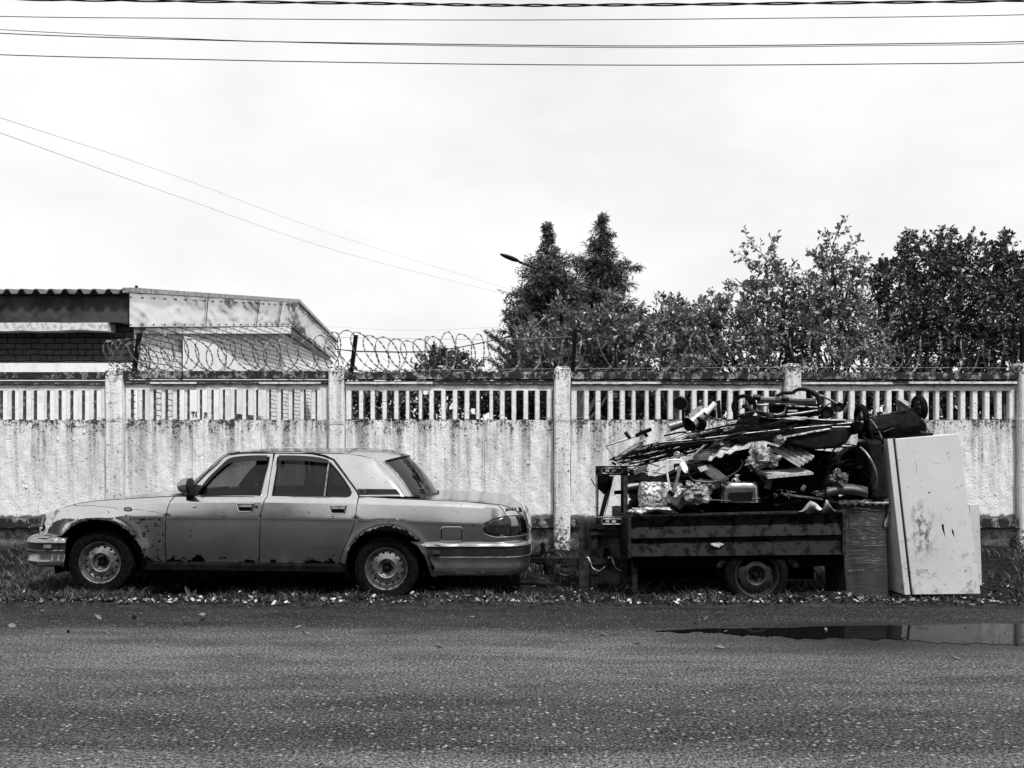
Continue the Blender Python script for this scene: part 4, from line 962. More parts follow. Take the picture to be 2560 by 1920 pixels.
# hood, cowl, boot lid
def deck(x, v, crown, w=None):
    z = lerp_table(ZB, x); ww = S(x, z-.001) if w is None else w
    return Vector((x, CY+v*ww, z+crown*(1-abs(v)**2.2)))
mb = MB(); mb.grid([[deck(x+(-.10*(1-v*v) if x < -4.3 else 0), v, -.004+.014*min(1, (x+4.7)/1.0)) for v in np.linspace(-1, 1, 31)] for x in np.linspace(X_(100), X_(455), 60)]); mb.build('bonnet', M['paint'], car, smooth=True)
mb = MB(); mb.grid([[deck(x, v, -.012) for v in np.linspace(-.99, .99, 15)] for x in np.linspace(X_(440), X_(478), 4)]); mb.build('cowl', M['black'], car)
mb = MB(); mb.grid([[deck(x, v, .004) for v in np.linspace(-1, -.86, 4)] for x in np.linspace(X_(895), X_(1215), 30)]); mb.grid([[deck(x, v, .004) for v in np.linspace(.86, 1, 4)] for x in np.linspace(X_(895), X_(1215), 30)])
mb.grid([[deck(x, v, .004) for v in np.linspace(-.88, .88, 15)] for x in np.linspace(X_(895), X_(1040), 8)]); mb.build('rear_deck', M['paint'], car, smooth=True)
x0b = X_(1018); mb = MB(); mb.grid([[deck(x, v, .010) for v in np.linspace(-.853, .853, 25)] for x in np.linspace(x0b, X_(1212), 26)])
mb.grid([[deck(x, v, .010-.0*abs(v)) for v in np.linspace(-1, 1, 29)] for x in np.linspace(X_(1212), X_(1330), 26)])
boot = mb.build('boot_lid', M['paint'], car, smooth=True)
for V, fcs in panel_mesh(lid_side, gap=.6, off=.001):
    mb = MB(); mb.add(V, fcs); mb.build('lid_corner', M['paint'], boot, smooth=33)
mb = MB(); mb.tube([deck(x, -.856, .004)+Vector((0,0,-.004)) for x in np.linspace(x0b, X_(1212), 20)], .004, 4); mb.build('lid_gap', M['dark'], boot)
# nose and tail closing panels
def closing(xs, zs, bulge, name, mat):
    rows = []
    for x, z in zip(xs, zs):
        w = S(x, z); rows.append([Vector((x+bulge*(1-v*v), CY+v*w, z)) for v in np.linspace(-1, 1, 17)])
    mb = MB(); mb.grid(rows); return mb.build(name, mat, car, smooth=True)
closing([-4.73,-4.73,-4.70,-4.66,-4.60,-4.55], [.38,.60,.70,.78,.82,.84], -.12, 'nose_panel', M['paint'])
closing([.16,.165,.175,.165,.14], [.40,.58,.66,.72,.80], .04, 'tail_panel', M['paint'])
# headlamp edge, indicator, fuel flap, badge
mb = MB(); rows = []
for py, a, b in ((1293,109,114),(1305,103,110),(1318,98,106)): rows.append([unproj(a, py, -1, .006), unproj((a+b)/2, py, -1, .008), unproj(b, py, -1, .006)])
mb.grid(rows); mb.build('headlamp', M['lamp'], car)
def plate(pts, off, th, mat, name, parent=car, step=5):
    V = [unproj(x, y, -1, off) for x, y in dens(pts, step)]; mb = MB(); mb.prism(V, (0, th, 0)); return mb.build(name, mat, parent)
def rrect(cx, cy, w, h, r, n=4):
    out = []
    for sx, sy, a0 in ((1,-1,-90),(1,1,0),(-1,1,90),(-1,-1,180)):
        for k in range(n+1): a = R(a0+90*k/n); out.append((cx+sx*(w-r)+r*math.cos(a), cy+sy*(h-r)+r*math.sin(a)))
    return out
ind = plate(rrect(319, 1273, 10, 5.2, 5), .006, .01, M['black'], 'side_indicator'); plate(rrect(319, 1273, 7.4, 3.2, 3), .011, .01, M['lamp2'], 'lens', ind)
fl = rrect(1129, 1335, 27, 17.5, 8); q = [unproj(x, y, -1, .001) for x, y in fl]; mb = MB(); mb.tube(q+[q[0]], .0035, 4, cap=False); ff = mb.build('fuel_flap', M['chrome'], car)
q = [unproj(x, y, -1, .0035) for x, y in inset(fl, 1.6)]; mb = MB(); mb.tube(q+[q[0]], .003, 4, cap=False); mb.build('flap_gap', M['dark'], ff)
for (cx, cy), dr_, key in (((613,1269), fd[0], 1), ((845,1274), rd[0], 0)):
    tr_ = [(cx-22, cy-10.5),(cx+22, cy-10.5),(cx+18, cy+7),(cx+14, cy+10),(cx-14, cy+10),(cx-18, cy+7)]
    h = plate(tr_, .004, .008, M['black'], 'door_handle', dr_); q = [unproj(x, y, -1, .007) for x, y in tr_]; mb = MB(); mb.tube(q+[q[0]], .0042, 5, cap=False); mb.build('handle_trim', M['chrome'], dr_)
    q = inset(tr_, 3); plate([(cx-18,cy-8),(cx+18,cy-8),(cx+16.5,cy-1.5),(cx-16.5,cy-1.5)], .011, .008, M['alu'], 'handle_pull', dr_)
    plate([(cx-16,cy-1),(cx+16,cy-1),(cx+12,cy+7),(cx-12,cy+7)], .0052, .003, M['dark'], 'handle_recess', dr_)
    if key:
        c = unproj(641, 1267, -1, -.002); mb = MB(); mb.lathe(c, (0,-1,0), [(0,.016),(.008,.015),(.009,.004)], 12); mb.build('door_lock', M['black'], dr_)
ca = unproj(1278, 1274, -1, .004); cb = unproj(1284, 1275, -1, .004)
nrm = (unproj(1284,1275)-unproj(1270,1275)).normalized(); bd_rot = math.atan2(nrm.y, nrm.x)
text('badge_lettering', 'ВОЛГА', ca+Vector((0,-.004,.0)), (R(90), 0, bd_rot), .042, M['black'], boot, .003)
c = unproj(1301, 1274, -1, .004); mb = MB(); mb.obox(c+Vector((-.012,-.004,-.022)), (.02,.012,-.006), (.012,.014,.0), (-.012,0,.045)); mb.build('emblem', M['black'], boot)
for pts in ([(183,1262),(200,1265),(225,1264),(250,1266),(275,1268),(295,1272)], [(327,1275),(345,1274),(357,1277)], [(371,1278),(385,1279),(398,1283),(412,1288)]):
    mb = MB(); mb.tube(curve([unproj(x, y, -1, .001) for x, y in pts], 4), .0018, 4); mb.build('paint_crack', M['iron'], body[0])
for (x, y, w) in ((487,1268,9),(476,1340,7),(560,1292,4)):
    mb = MB(); mb.add([unproj(x-w, y+1, -1, .002), unproj(x, y-1.2, -1, .002), unproj(x+w, y-1, -1, .002), unproj(x, y+1.6, -1, .002)], [(0,1,2,3)]); mb.build('dent', M['iron'], fd[0])
# vent trim at foot of C pillar
vt = plate([(893,1222),(990,1223),(1001,1236),(897,1237)], .006, .006, M['black'], 'pillar_vent'); mb = MB(); q = [unproj(x, y, -1, .009) for x, y in rrect(905, 1229, 8, 4.5, 2)]; mb.tube(q+[q[0]], .0018, 4, cap=False); mb.build('vent_badge', M['alu'], vt)
# tail lamp
lampo = [(1208,1327),(1214,1311),(1225,1302),(1241,1295),(1267,1290),(1291,1287.5),(1312,1288.5),(1317,1300),(1320,1319),(1319,1334),(1296,1338),(1241,1341.5),(1223,1337.5),(1211,1333)]
for sd_, (V, fcs) in zip((-1, 1), panel_mesh(lampo, gap=1.3, off=.002, step=7)):
    mb = MB(); mb.add(V, fcs); tl = mb.build('tail_lamp', M['lamp'], car, smooth=True)
    if sd_ < 0:
        for pl, m_ in (([(1268,1291),(1288,1289),(1294,1300),(1297,1317),(1278,1318),(1273,1302)], 'lamp2'), ([(1299,1291),(1311,1290),(1316,1302),(1318,1330),(1302,1331),(1305,1326)], 'dark')):
            for V, fcs in panel_mesh(pl, gap=.5, off=.005, step=5, sides=(-1,), flange=.003): mb = MB(); mb.add(V, fcs); mb.build('lens_segment', M[m_], tl, smooth=True)
        mb = MB(); q = [unproj(x, y, -1, .004) for x, y in [(1207,1322),(1211,1334),(1223,1339),(1241,1343),(1268,1342),(1296,1339.5),(1317,1336)]]; mb.tube(q, .003, 5); mb.build('lamp_trim', M['alu'], tl)
        mb = MB(); mb.tube([unproj(1271, 1290, -1, .004), unproj(1276, 1305, -1, .004), unproj(1277, 1320, -1, .004), unproj(1276, 1339, -1, .004)], .004, 4); mb.tube([unproj(1293, 1289, -1, .005), unproj(1298, 1305, -1, .005), unproj(1300, 1337, -1, .005)], .005, 4); mb.build('lens_joint', M['dark'], tl)
# bumpers: lofted sections carried round the corner
def bumper(levels, xs_end, dirx, name):
    # levels: (py, outward offset, px start); path runs from the wheel arch to the corner, then across
    rows = []; mi = []
    xe = xs_end
    for py, off, pxs in levels:
        z = Z_(py+2); xs = X_(pxs)*1.0; row = []
        Wd = .862+off; Rr = .30
        L = abs(xe-xs)-Rr
        for k in range(16): row.append(Vector((xs+dirx*L*k/15, CY-Wd+.006*math.sin(k), z)))
        cx = xe-dirx*(Rr)+dirx*off
        for k in range(1, 13):
            a = math.pi/2*k/12; row.append(Vector((cx+dirx*Rr*math.sin(a)*(.72+.28), CY-Wd+Rr*.9*(1-math.cos(a)), z)))
        yb_ = row[-1].y
        for k in range(1, 9): t = k/8; row.append(Vector((row[27].x+dirx*(.02 if dirx > 0 else .05)*math.sin(t*math.pi/2), yb_+(CY-yb_)*t, z)))
        full = row+[Vector((p.x, 2*CY-p.y, p.z)) for p in row[-2::-1]]
        rows.append(full)
    return rows
def mk_bumper(levels, xe, dirx, strip, name, parts=True):
    rows = bumper(levels, xe, dirx, name); mb = MB(); mb.grid(rows[:strip[0]+1]); mb.grid(rows[strip[1]:])
    o = mb.build(name, M['bumper'], car, smooth=40)
    mb = MB(); inn = [[p+Vector((-dirx*.012 if abs(p.y-CY) < .6 else 0, .012 if p.y < CY else -.012, 0)) for p in r] for r in rows[strip[0]:strip[1]+1]]
    mb.grid([rows[strip[0]]]+inn+[rows[strip[1]]]); mb.build('rubbing_strip', M['bstrip'], o, smooth=30)
    for q in strip:
        mb = MB(); mb.tube(rows[q], .0028, 4); mb.build('strip_edge', M['alu'], o)
    return o, rows
M['bumper'] = simple('bumper_silver_paint', .36, .28, rough=.24, metal=.95, scale=12, thr=(.55,.7), bump=.15); M['bstrip'] = simple('bumper_strip', .012, .006, rough=.4, scale=14, bump=.15)
rb, rrows = mk_bumper([(1352,-.02,1030),(1355,.012,1034),(1359,.034,1050),(1364,.040,1062),(1391,.040,1077),(1395,.036,1074),(1410,.024,1082),(1417,.030,1088),(1428,.018,1082),(1438,-.005,1082),(1442,-.06,1082)], .15, 1, (3, 4), 'rear_bumper')
fb, frows = mk_bumper([(1340,-.03,166),(1342,.010,167),(1348,.034,165),(1355,.040,164),(1374,.040,163),(1381,.036,162),(1383,.028,162),(1398,.030,160),(1402,.036,160),(1412,.022,158),(1418,-.02,158)], -4.80, -1, (3, 4), 'front_bumper')
# slanted end piece joining rear bumper to arch
mb = MB(); mb.tube([unproj(1062,1361,-1,.04), unproj(1070,1377,-1,.04), unproj(1078,1393,-1,.035), unproj(1086,1417,-1,.03)], .004, 4); mb.build('end_cap_edge', M['chrome'], rb)
mb = MB(); V = [unproj(x, y, -1, .010) for x, y in dens([(1026,1354),(1062,1357),(1080,1392),(1088,1419),(1094,1441),(1078,1441),(1070,1414),(1058,1385),(1045,1366)], 10)]; mb.prism(V, (0, .02, 0)); mb.build('end_cap', M['bumper'], rb)
mb = MB(); p = frows[3][9]; mb.box((X_(113), CY-.925, Z_(1369.5)), (X_(130), CY-.90, Z_(1361.5))); mb.build('reflector', M['lamp2'], fb)
mb = MB(); mb.box((X_(1082), CY-.925, Z_(1384)), (X_(1102), CY-.90, Z_(1375))); mb.build('reflector', M['lamp'], rb)
mb = MB(); mb.tube([(X_(88), CY-.86, Z_(1347)), (X_(118), CY-.905, Z_(1346)), (X_(131), CY-.908, Z_(1342))], .004, 4); mb.build('crack', M['dark'], fb)
# mirror
for sd_ in (-1, 1):
    a = unproj(478, 1234, sd_, .0); c = Vector((P(462, 1215, CY-.93).x, CY+sd_*.93, P(0, 1215, CY-.93).z))
    mb = MB(); rows = []
    for t, w, h in ((0,.03,.04),(.03,.06,.075),(.075,.072,.092),(.10,.070,.090)):
        rows.append([c+Vector((-.055+t, sd_*(.02+w*math.cos(q)*.95), h*math.sin(q)*.86-.0)) for q in np.linspace(0, 2*math.pi, 17)[:-1]])
    mb.grid(rows, close=True); mb.add(rows[0], [tuple(range(16))]); wm = mb.build('wing_mirror', M['bumper'], car, smooth=50)
    mb = MB(); r2 = rows[-1]; r3 = [p+Vector((.03,0,0)) for p in r2]; mb.grid([r2, r3], close=True); mb.add([c+(p-c)*.95+Vector((.0025,0,0)) for p in r3], [tuple(range(16))]); mb.build('mirror_glass', M['black'], wm, smooth=40)
    mb = MB(); mb.prism([unproj(459,1241,sd_,.004), unproj(494,1240,sd_,.004), unproj(505,1213,sd_,.004), unproj(492,1212,sd_,.004)], (0, -sd_*.03, 0)); mb.obox(a+Vector((-.05, sd_*.0, -.02)), (.09, 0, 0), (0, sd_*.09, .015), (0, 0, .05)); mb.build('mirror_foot', M['black'], wm)
# hidden under-structure: floor pan, wheel wells, bulkheads
mb = MB(); mb.box((-4.5, CY-.52, .26), (.05, CY+.52, .62)); mb.box((X_(420), CY-.80, .24), (X_(845), CY+.80, .60)); mb.box((X_(415), CY-.815, .56), (X_(440), CY+.815, .97))
mb.box((X_(880), CY-.80, .75), (.0, CY+.80, .80)); mb.box((-4.4, CY-.78, .72), (X_(425), CY+.78, .76)); mb.build('floor_pan', M['dark'], car)
for k, (ax, az, ar) in enumerate(ARCH):
    for sd_ in (-1, 1):
        mb = MB(); rows = []
        for w in (.885, .5): rows.append([(ax+(ar+.005)*math.cos(a), CY+sd_*w, max(az+(ar+.005)*math.sin(a), .2)) for a in np.linspace(-.25, math.pi+.25, 30)])
        mb.grid(rows); mb.add([(ax-ar-.1, CY+sd_*.5, .2), (ax+ar+.1, CY+sd_*.5, .2), (ax+ar+.1, CY+sd_*.5, .8), (ax-ar-.1, CY+sd_*.5, .8)], [(0,1,2,3)]); mb.build('wheel_well', M['dark'], car)
mb = MB(); mb.tube([(.05, CY, .33), (.23, CY, .30), (.30, CY, .30), (.335, CY, .33), (.335, CY, .385)], .024, 8); mb.lathe((.335, CY, .385), (0,0,1), [(0,.015),(.01,.026),(.03,.03),(.05,.02),(.055,.001)], 12); mb.build('tow_bar', M['iron'], car)
# wheels
def wheel(parent, c, side, rt, rr, width, name, nh=15, flat=0., mat=None, spare=False):
    w = bpy.data.objects.new(name, None); COL.objects.link(w); w.parent = parent; w.location = Vector(c)-Vector(parent['_w']); w['_w'] = tuple(c)
    ax = Vector((0, side, 0)); c = Vector(c)
    mb = MB(); prof = [(-width*.42, rr*.97), (-width*.5, rr*1.06), (-width*.5, rr+(rt-rr)*.55), (-width*.44, rt*.965), (-width*.33, rt), (width*.33, rt), (width*.44, rt*.965), (width*.52, rr+(rt-rr)*.6), (width*.5, rr*1.10), (width*.43, rr*1.0), (width*.40, rr*.96)]
    mb.lathe(c, ax, prof, 56)
    if flat:
        mb.v = [(x, y+side*max(0, (c.z-rt*.62)-z)*(.35 if (y-c.y)*side > 0 else -.35), max(z, c.z-rt+flat) if True else z) for x, y, z in mb.v]
    mb.build('tyre', M['rubber'], w, smooth=35)
    o = width*.40
    mb = MB(); mb.lathe(c, ax, [(o+.004, rr*1.01), (o+.010, rr*1.0), (o+.006, rr*.955), (o-.03, rr*.90), (o-.045, rr*.86), (o-.03, rr*.80), (o-.02, rr*.66), (o-.012, rr*.52), (o-.008, rr*.46), (o-.014, rr*.40), (o-.05, rr*.36), (o-.055, rr*.2), (o-.052, .001)], 48)
    for k in range(nh):
        a = 2*math.pi*k/nh+.1; r_ = rr*.735; q = c+ax*(o-.0235)+Vector((math.cos(a)*r_, 0, math.sin(a)*r_)); hr = rr*.062 if nh > 8 else rr*.085
        mb.lathe(q, ax, [(-.004, hr), (.0015, hr*.95), (.0016, .0005)], 10, 1)
    mb.lathe(c+ax*(o-.054), ax, [(0, rr*.345), (.001, .001)], 24, 1)
    mb.lathe(c+ax*(o-.055), ax, [(0, rr*.13), (.025, rr*.12), (.03, rr*.06), (.031, .001)], 16, 1)
    for k in range(5):
        a = 2*math.pi*k/5; q = c+ax*(o-.05)+Vector((math.cos(a)*rr*.24, 0, math.sin(a)*rr*.24)); mb.lathe(q, ax, [(0, .011), (.018, .010), (.019, .001)], 6, 1)
    mb.build('rim', [mat or M['rim'], M['iron']], w, smooth=40)
    return w
for sd_ in (-1, 1):
    wheel(car, (X_(246)-.02, CY+sd_*.75, .345), sd_, .318, .205, .19, 'wheel')
    wheel(car, (X_(968)-.02, CY+sd_*.75, .285 if sd_ < 0 else .31), sd_, .318, .208, .19, 'wheel', flat=.055 if sd_ < 0 else 0)
# interior
mb = MB()
for y in (-.38, .38):
    mb.obox((-2.42, CY+y-.25, .50), (.30,0,.08), (0,.5,0), (-.10,0,.12)); mb.obox((-2.30, CY+y-.25, .48), (.12,0,0), (0,.5,0), (.13,0,.55)); mb.obox((-2.15, CY+y-.11, 1.04), (.08,0,0), (0,.22,0), (.03,0,.16))
seats = mb.build('front_seats', M['fabric'], car, bevel=.03)
mb = MB(); mb.box((-1.62, CY-.66, .45), (-1.3, CY+.66, .62)); mb.obox((-1.42, CY-.66, .6), (.16,0,0), (0,1.32,0), (.17,0,.42)); mb.build('rear_seat', M['fabric'], car, bevel=.03)
mb = MB(); rows = []
for x, z in ((-3.5,.98),(-3.2,1.02),(-3.02,1.03),(-2.96,.99),(-2.98,.80),(-3.05,.7)): rows.append([(x+.02*abs(v), CY+v*.74, z+(.03 if -.9 < v < -.2 and z > 1 else 0)) for v in np.linspace(-1, 1, 15)])
mb.grid(rows); mb.build('dashboard', M['black'], car, smooth=30)
c = Vector((-2.80, CY-.38, .985)); t_ = Vector((.42, 0, .9)).normalized(); u_ = Vector((0,1,0)); pts = [c+(t_*math.cos(a)+u_*math.sin(a))*.185 for a in np.linspace(0, 2*math.pi, 33)]
mb = MB(); mb.tube(pts, .014, 6, cap=False); mb.tube([c+Vector((-.22,0,-.09)), c], .03, 8); mb.tube([pts[8], c, pts[24]], .012, 6); mb.tube([c, pts[16]], .012, 6); mb.build('steering_wheel', M['black'], car)
p = Vector((-2.72, CY-.02, 1.36)); mb = MB(); mb.box(p-Vector((.02,.13,.035)), p+Vector((.02,.13,.035)))
r = random.Random(2)
for dx, dz, h, w_ in ((0,-.05,.30,.05),(.05,-.12,.26,.06),(-.03,-.02,.22,.025),(.10,-.25,.22,.055),(.02,-.3,.16,.04)):
    q = p+Vector((dx,-.03,dz)); rows = []
    for k in range(7): t = k/6; ww = w_*(.5+r.random()*.6)*math.sin(math.pi*(.15+.8*t)); rows.append([q+Vector((-ww, 0, -h*t)), q+Vector((0,.02,-h*t)), q+Vector((ww, 0, -h*t))])
    mb.grid(rows)
mb.tube([p+Vector((.22,0,.02)), p+Vector((.225,0,-.05))], .004, 4); mb.box(p+Vector((.20,-.01,-.11)), p+Vector((.25,.01,-.04))); mb.build('hanging_ornaments', M['iron'], car)
mb = MB(); mb.box((-2.23, CY-.62, .6), (-2.16, CY+.62, .72))
for k in ():
    pass
rows = [[roof_pt(u, v*.98)-Vector((0,0,.03)) for v in np.linspace(-1, 1, 15)] for u in np.linspace(0.02, .98, 14)]; mb.grid(rows); mb.build('headlining', M['dark'], car)
mb = MB(); rows = [[Vector((x, CY+y, .985 if x > -1.38 else .97)) for y in (-.7, .7)] for x in (-1.42, -1.1, -.92)]; mb.grid(rows); mb.build('parcel_shelf', M['black'], car)
# dents on the front door
# ------------------------------------------------------------------ trailer
YT = 7.46
T_ = lambda px, py, d=0.: P(px, py, YT+d)
trl = empty('utility_trailer', (2.1, YT+.65, 0), 'rusty single-axle car trailer piled high with scrap, hitched behind the saloon', 'trailer')
TW = 1.30
def ribbed(x0, x1, y, flip):             # pressed side board with two raised bands
    mb = MB(); rows = []
    for pyl, pyr, o in ((1292,1279,0),(1297,1284,0),(1299,1286,.012),(1320,1309,.050),(1323,1312,.034),(1346,1336,-.004),(1348,1338,.012),(1358,1350,.046),(1361,1353,.030),(1391,1386,-.004),(1393,1388,.02)):
        rows.append([Vector((x0+(x1-x0)*k/24, y+(o+.003*math.sin(k*1.3+pyl))*flip, CZ-((pyl+(pyr-pyl)*k/24)-HY)*YT/F)) for k in range(25)])
    mb.grid(rows); return mb
x0 = T_(1573,0).x; x1 = T_(2113,0).x; zt0 = T_(0,1291).z; zt1 = T_(0,1279).z; zb0 = T_(0,1392).z; zb1 = T_(0,1387).z
sb = ribbed(x0, x1, YT, 1).build('side_board', M['trailer'] if 'trailer' in M else M.setdefault('trailer', simple('trailer_rusty_paint', .018, .003, rough=.65, scale=11, thr=(.50,.58), bump=.5, spec=.06)), trl)
ribbed(x0, x1, YT+TW, -1).build('side_board', M['trailer'], trl)
mb = MB(); mb.obox((x0-.012, YT-.012, zt0-.004), (x1-x0+.024, 0, zt1-zt0), (0, .04, 0), (0, 0, .02)); mb.build('top_rail', M['rust'], sb)
mb = MB()
for px in (1572, 2108): q = T_(px, 1392 if px < 1800 else 1387); mb.box((q.x-.008, YT-.010, q.z-.01), (q.x+.022, YT+.03, (zt0 if px < 1800 else zt1)-.005))
mb.build('corner_post', M['rust'], sb)
mb = MB(); q = T_(1793, 1362); mb.add([q+Vector((.055*math.cos(a)*(1+.35*math.sin(3*a)), -.004, .022*math.sin(a)*(1+.3*math.cos(5*a)))) for a in np.linspace(0, 2*math.pi, 15)[:-1]], [tuple(range(14))]); mb.build('torn_sticker', M['paper'], sb)
mb = MB(); q = T_(2117, 1286); mb.box((q.x-.012, YT-.02, q.z-.04), (q.x+.014, YT+.02, q.z)); mb.tube([q+Vector((.01,-.02,-.03)), q+Vector((.012,-.02,-.13)), q+Vector((0,-.02,-.16))], .005, 5); mb.build('latch', M['darksteel'], trl)
for nm, xx in (('front_board', x0), ('tailboard', x1-.012)):
    mb = MB(); mb.box((xx, YT+.03, zb0), (xx+.012, YT+TW-.03, (zt0 if xx == x0 else zt1)-.01)); mb.build(nm, M['trailer'], trl)
mb = MB(); mb.box((x0, YT+.02, zb0-.02), (x1, YT+TW-.02, zb0)); mb.box((x0+.05, YT+.06, zb0-.10), (x1-.03, YT+.12, zb0-.02)); mb.box((x0+.05, YT+TW-.12, zb0-.10), (x1-.03, YT+TW-.06, zb0-.02)); mb.build('chassis', M['dark'], trl)
mb = MB(); a = T_(1350, 1397, .62); 
ym = YT+.6; Zb = lambda py: CZ-(py-HY)*ym/F; Xb = lambda px: (px-HX)*ym/F
mb.obox((Xb(1338), ym-.03, Zb(1410)), (Xb(1590)-Xb(1338), 0, .0), (0,.06,0), (0,0,Zb(1397)-Zb(1410)+.01)); mb.box((Xb(1400), ym-.02, Zb(1419)), (Xb(1480), ym+.02, Zb(1413))); mb.build('drawbar', M['trailer'], trl)
mb = MB(); mb.obox((Xb(1326), ym-.04, Zb(1406)), (.16,0,.0), (0,.08,0), (0,0,.05)); mb.tube([(Xb(1362), ym, Zb(1397)), (Xb(1365), ym-.02, Zb(1380)), (Xb(1388), ym-.02, Zb(1384))], .010, 6); mb.tube([(Xb(1364), ym-.02, Zb(1380)), (Xb(1389), ym-.02, Zb(1378))], .006, 5); mb.lathe((Xb(1372), ym, Zb(1435)), (0,0,1), [(0,.05),(.10,.06),(.14,.03)], 12); mb.build('coupling_head', M['iron'], trl)
mb = MB()
for pts in ([(1386,1396),(1388,1412),(1395,1430),(1412,1438),(1430,1434),(1444,1420)], [(1340,1410),(1338,1430),(1352,1446),(1368,1440),(1380,1420)], [(1350,1412),(1355,1440),(1372,1455),(1380,1440)]):
    mb.tube(curve([P(a, b, ym-.05) for a, b in pts], 6), .006, 5)
mb.build('brake_cable', M['darksteel'], trl)
mb = MB()
for o in (0, 58): mb.tube(curve([P(1462+o, 1395, ym-.045), P(1470+o, 1394, ym-.055), P(1476+o, 1407, ym-.06), P(1482+o, 1420, ym-.05), P(1497+o, 1427, ym-.04), P(1513+o-(8 if o else 0), 1416, ym-.04)], 6), [.011]*14+[.006]*17, 6)
mb.build('wrapped_cord', M['cord'] if 'cord' in M else M.setdefault('cord', simple('pale_cord', .45, .12, rough=.7, scale=12, bump=.2)), trl)
wc = T_(1895, 1440)
wheel(trl, (wc.x, YT+.11, wc.z), -1, .315, .213, .17, 'wheel', nh=3, mat=M['darkrim'] if 'darkrim' in M else M.setdefault('darkrim', simple('dark_steel_rim', .04, .006, rough=.35, metal=.5, scale=14, thr=(.5,.66), bump=.2)))
wheel(trl, (wc.x, YT+TW-.10, wc.z), 1, .315, .213, .17, 'wheel', nh=3, mat=M['darkrim'])
mb = MB(); mb.tube([(wc.x, YT+.15, wc.z), (wc.x, YT+TW-.15, wc.z)], .03, 8); mb.build('axle', M['iron'], trl)
mb = MB(); mb.box((x0+.10, YT+.55, .10), (x1-.08, YT+1.0, zb0-.03)); mb.build('underfloor_light_block', M['dark'], trl, bevel=.02)  # added dark box that blacks out the lit grass under the trailer
for pts in (((1806,1390),(1825,1390),(1805,1419),(1790,1419)), ((1963,1388),(1980,1388),(2000,1418),(1982,1419))):
    mb = MB(); mb.prism([T_(a, b, .03) for a, b in pts], (0, .02, 0)); mb.build('mudguard_bracket', M['trailer'], trl)
mb = MB(); mb.box((T_(1585,0).x, YT+.1, .05), (T_(1598,0).x, YT+.16, zb0)); mb.build('support_leg', M['rust'], trl)
wc2 = Vector((wc.x, 0, wc.z)); mb = MB(); rows = [[(wc.x+.37*math.cos(a), y, wc.z-.01+.37*math.sin(a)) for a in np.linspace(.05, math.pi-.05, 20)] for y in (YT+.02, YT+.24)]; mb.grid(rows); mb.build('mudguard', M['iron'], trl)

# ------------------------------------------------------------------ things standing round the trailer
def slab(px_pts, Y, th, name, label, cat, mat, group=None, bevel=0):      # flat piece outlined at its own distance, real thickness
    mb = MB(); mb.prism([P(a, b, Y) for a, b in px_pts], (0, th, 0)); return tag(mb.build(name, mat, bevel=bevel), label, cat, group)
# old cabinet behind the drawbar
cb = empty('rusty_cabinet', (P(1505,0,8.0).x, 8.2, 0), 'gutted rusty metal cabinet standing behind the drawbar, under the pressed-steel frame', 'cabinet')
Yc_ = 8.0; q = lambda a, b, d=0.: P(a, b, Yc_+d)
mb = MB(); mb.box(q(1447,1322), q(1573,1306)+Vector((0,.45,0))); mb.build('top_panel', M['rust'], cb)
mb = MB(); mb.box((q(1448,0).x, Yc_, -.02), q(1472,1322)+Vector((0,.05,0))); mb.box((q(1552,0).x, Yc_, -.02), q(1570,1322)+Vector((0,.05,0))); mb.box((q(1480,0).x, Yc_+.05, -.02), q(1496,1322)+Vector((0,.4,0))); mb.box((q(1478,0).x, Yc_+.02, q(0,1338).z), q(1560,1325)+Vector((0,.03,0))); mb.build('frame', M['rust'], cb)
mb = MB(); mb.box((q(1497,0).x, Yc_+.14, .03), q(1556,1336)+Vector((0,.17,0))); mb.build('inner_panel', M['soot'], cb)
mb = MB(); mb.add([q(1495,1335,.1), q(1500,1335,.1), q(1503,1352,.1), q(1496,1356,.1)], [(0,1,2,3)]); mb.prism([q(1510,1372,.1), q(1522,1368,.1), q(1526,1392,.1), q(1508,1395,.1)], (0,.02,0)); mb.build('scraps', M['iron'], cb)
# pressed-steel frame standing on it
fr = empty('appliance_frame', tuple(P(1528, 1313, 7.85)), 'open pressed-steel appliance frame standing upright at the front of the load', 'metal frame')
Yf_ = 7.85; q = lambda a, b, d=0.: P(a, b, Yf_+d)
for nm, ya, yb2 in (('top_plate', 1165, 1188), ('bottom_plate', 1293, 1314)):
    mb = MB(); mb.box(q(1489, yb2), q(1569, ya)+Vector((0,.012,0))); o = mb.build(nm, M['darksteel'], fr)
    mb = MB(); pp = [q(a, b, -.004) for a, b in rrect(1530, (ya+yb2)/2+.5, 26, 6.5, 5)]; mb.tube(pp+[pp[0]], .0045, 5, cap=False); mb.tube([q(1490, ya, -.002), q(1569, ya, -.002)], .004, 4); mb.build('pressed_rib', M['alu'], o)
    mb = MB(); mb.box(q(1514,(ya+yb2)/2+3,-.004), q(1523,(ya+yb2)/2-3)); mb.box(q(1530,(ya+yb2)/2+3,-.004), q(1540,(ya+yb2)/2-3)); mb.build('slots', M['paper'], o)
    for cx in (1495, 1563): mb = MB(); mb.lathe(q(cx, (ya+yb2)/2+1, -.0), (0,-1,0), [(0,.017),(.008,.015),(.009,.001)], 12); mb.build('rubber_foot', M['rubber'], o)
for a, b, w, m_ in ((1489,1493,.0,'alu'),(1564,1569,.0,'alu'),(1552,1561,.25,'darksteel'),(1560,1563,.02,'alu'),(1493,1496,.25,'darksteel')):
    mb = MB(); mb.box(q(a,1294,w+.001), q(b,1187,w+.014)); mb.build('upright', M[m_], fr)
mb = MB(); mb.obox(q(1497,1293,.1), P(1508,1293,7.95)-P(1497,1293,7.95), (0,.03,0), P(1524,1190,7.95)-P(1497,1293,7.95)); mb.build('leaning_strut', M['darksteel'], fr)
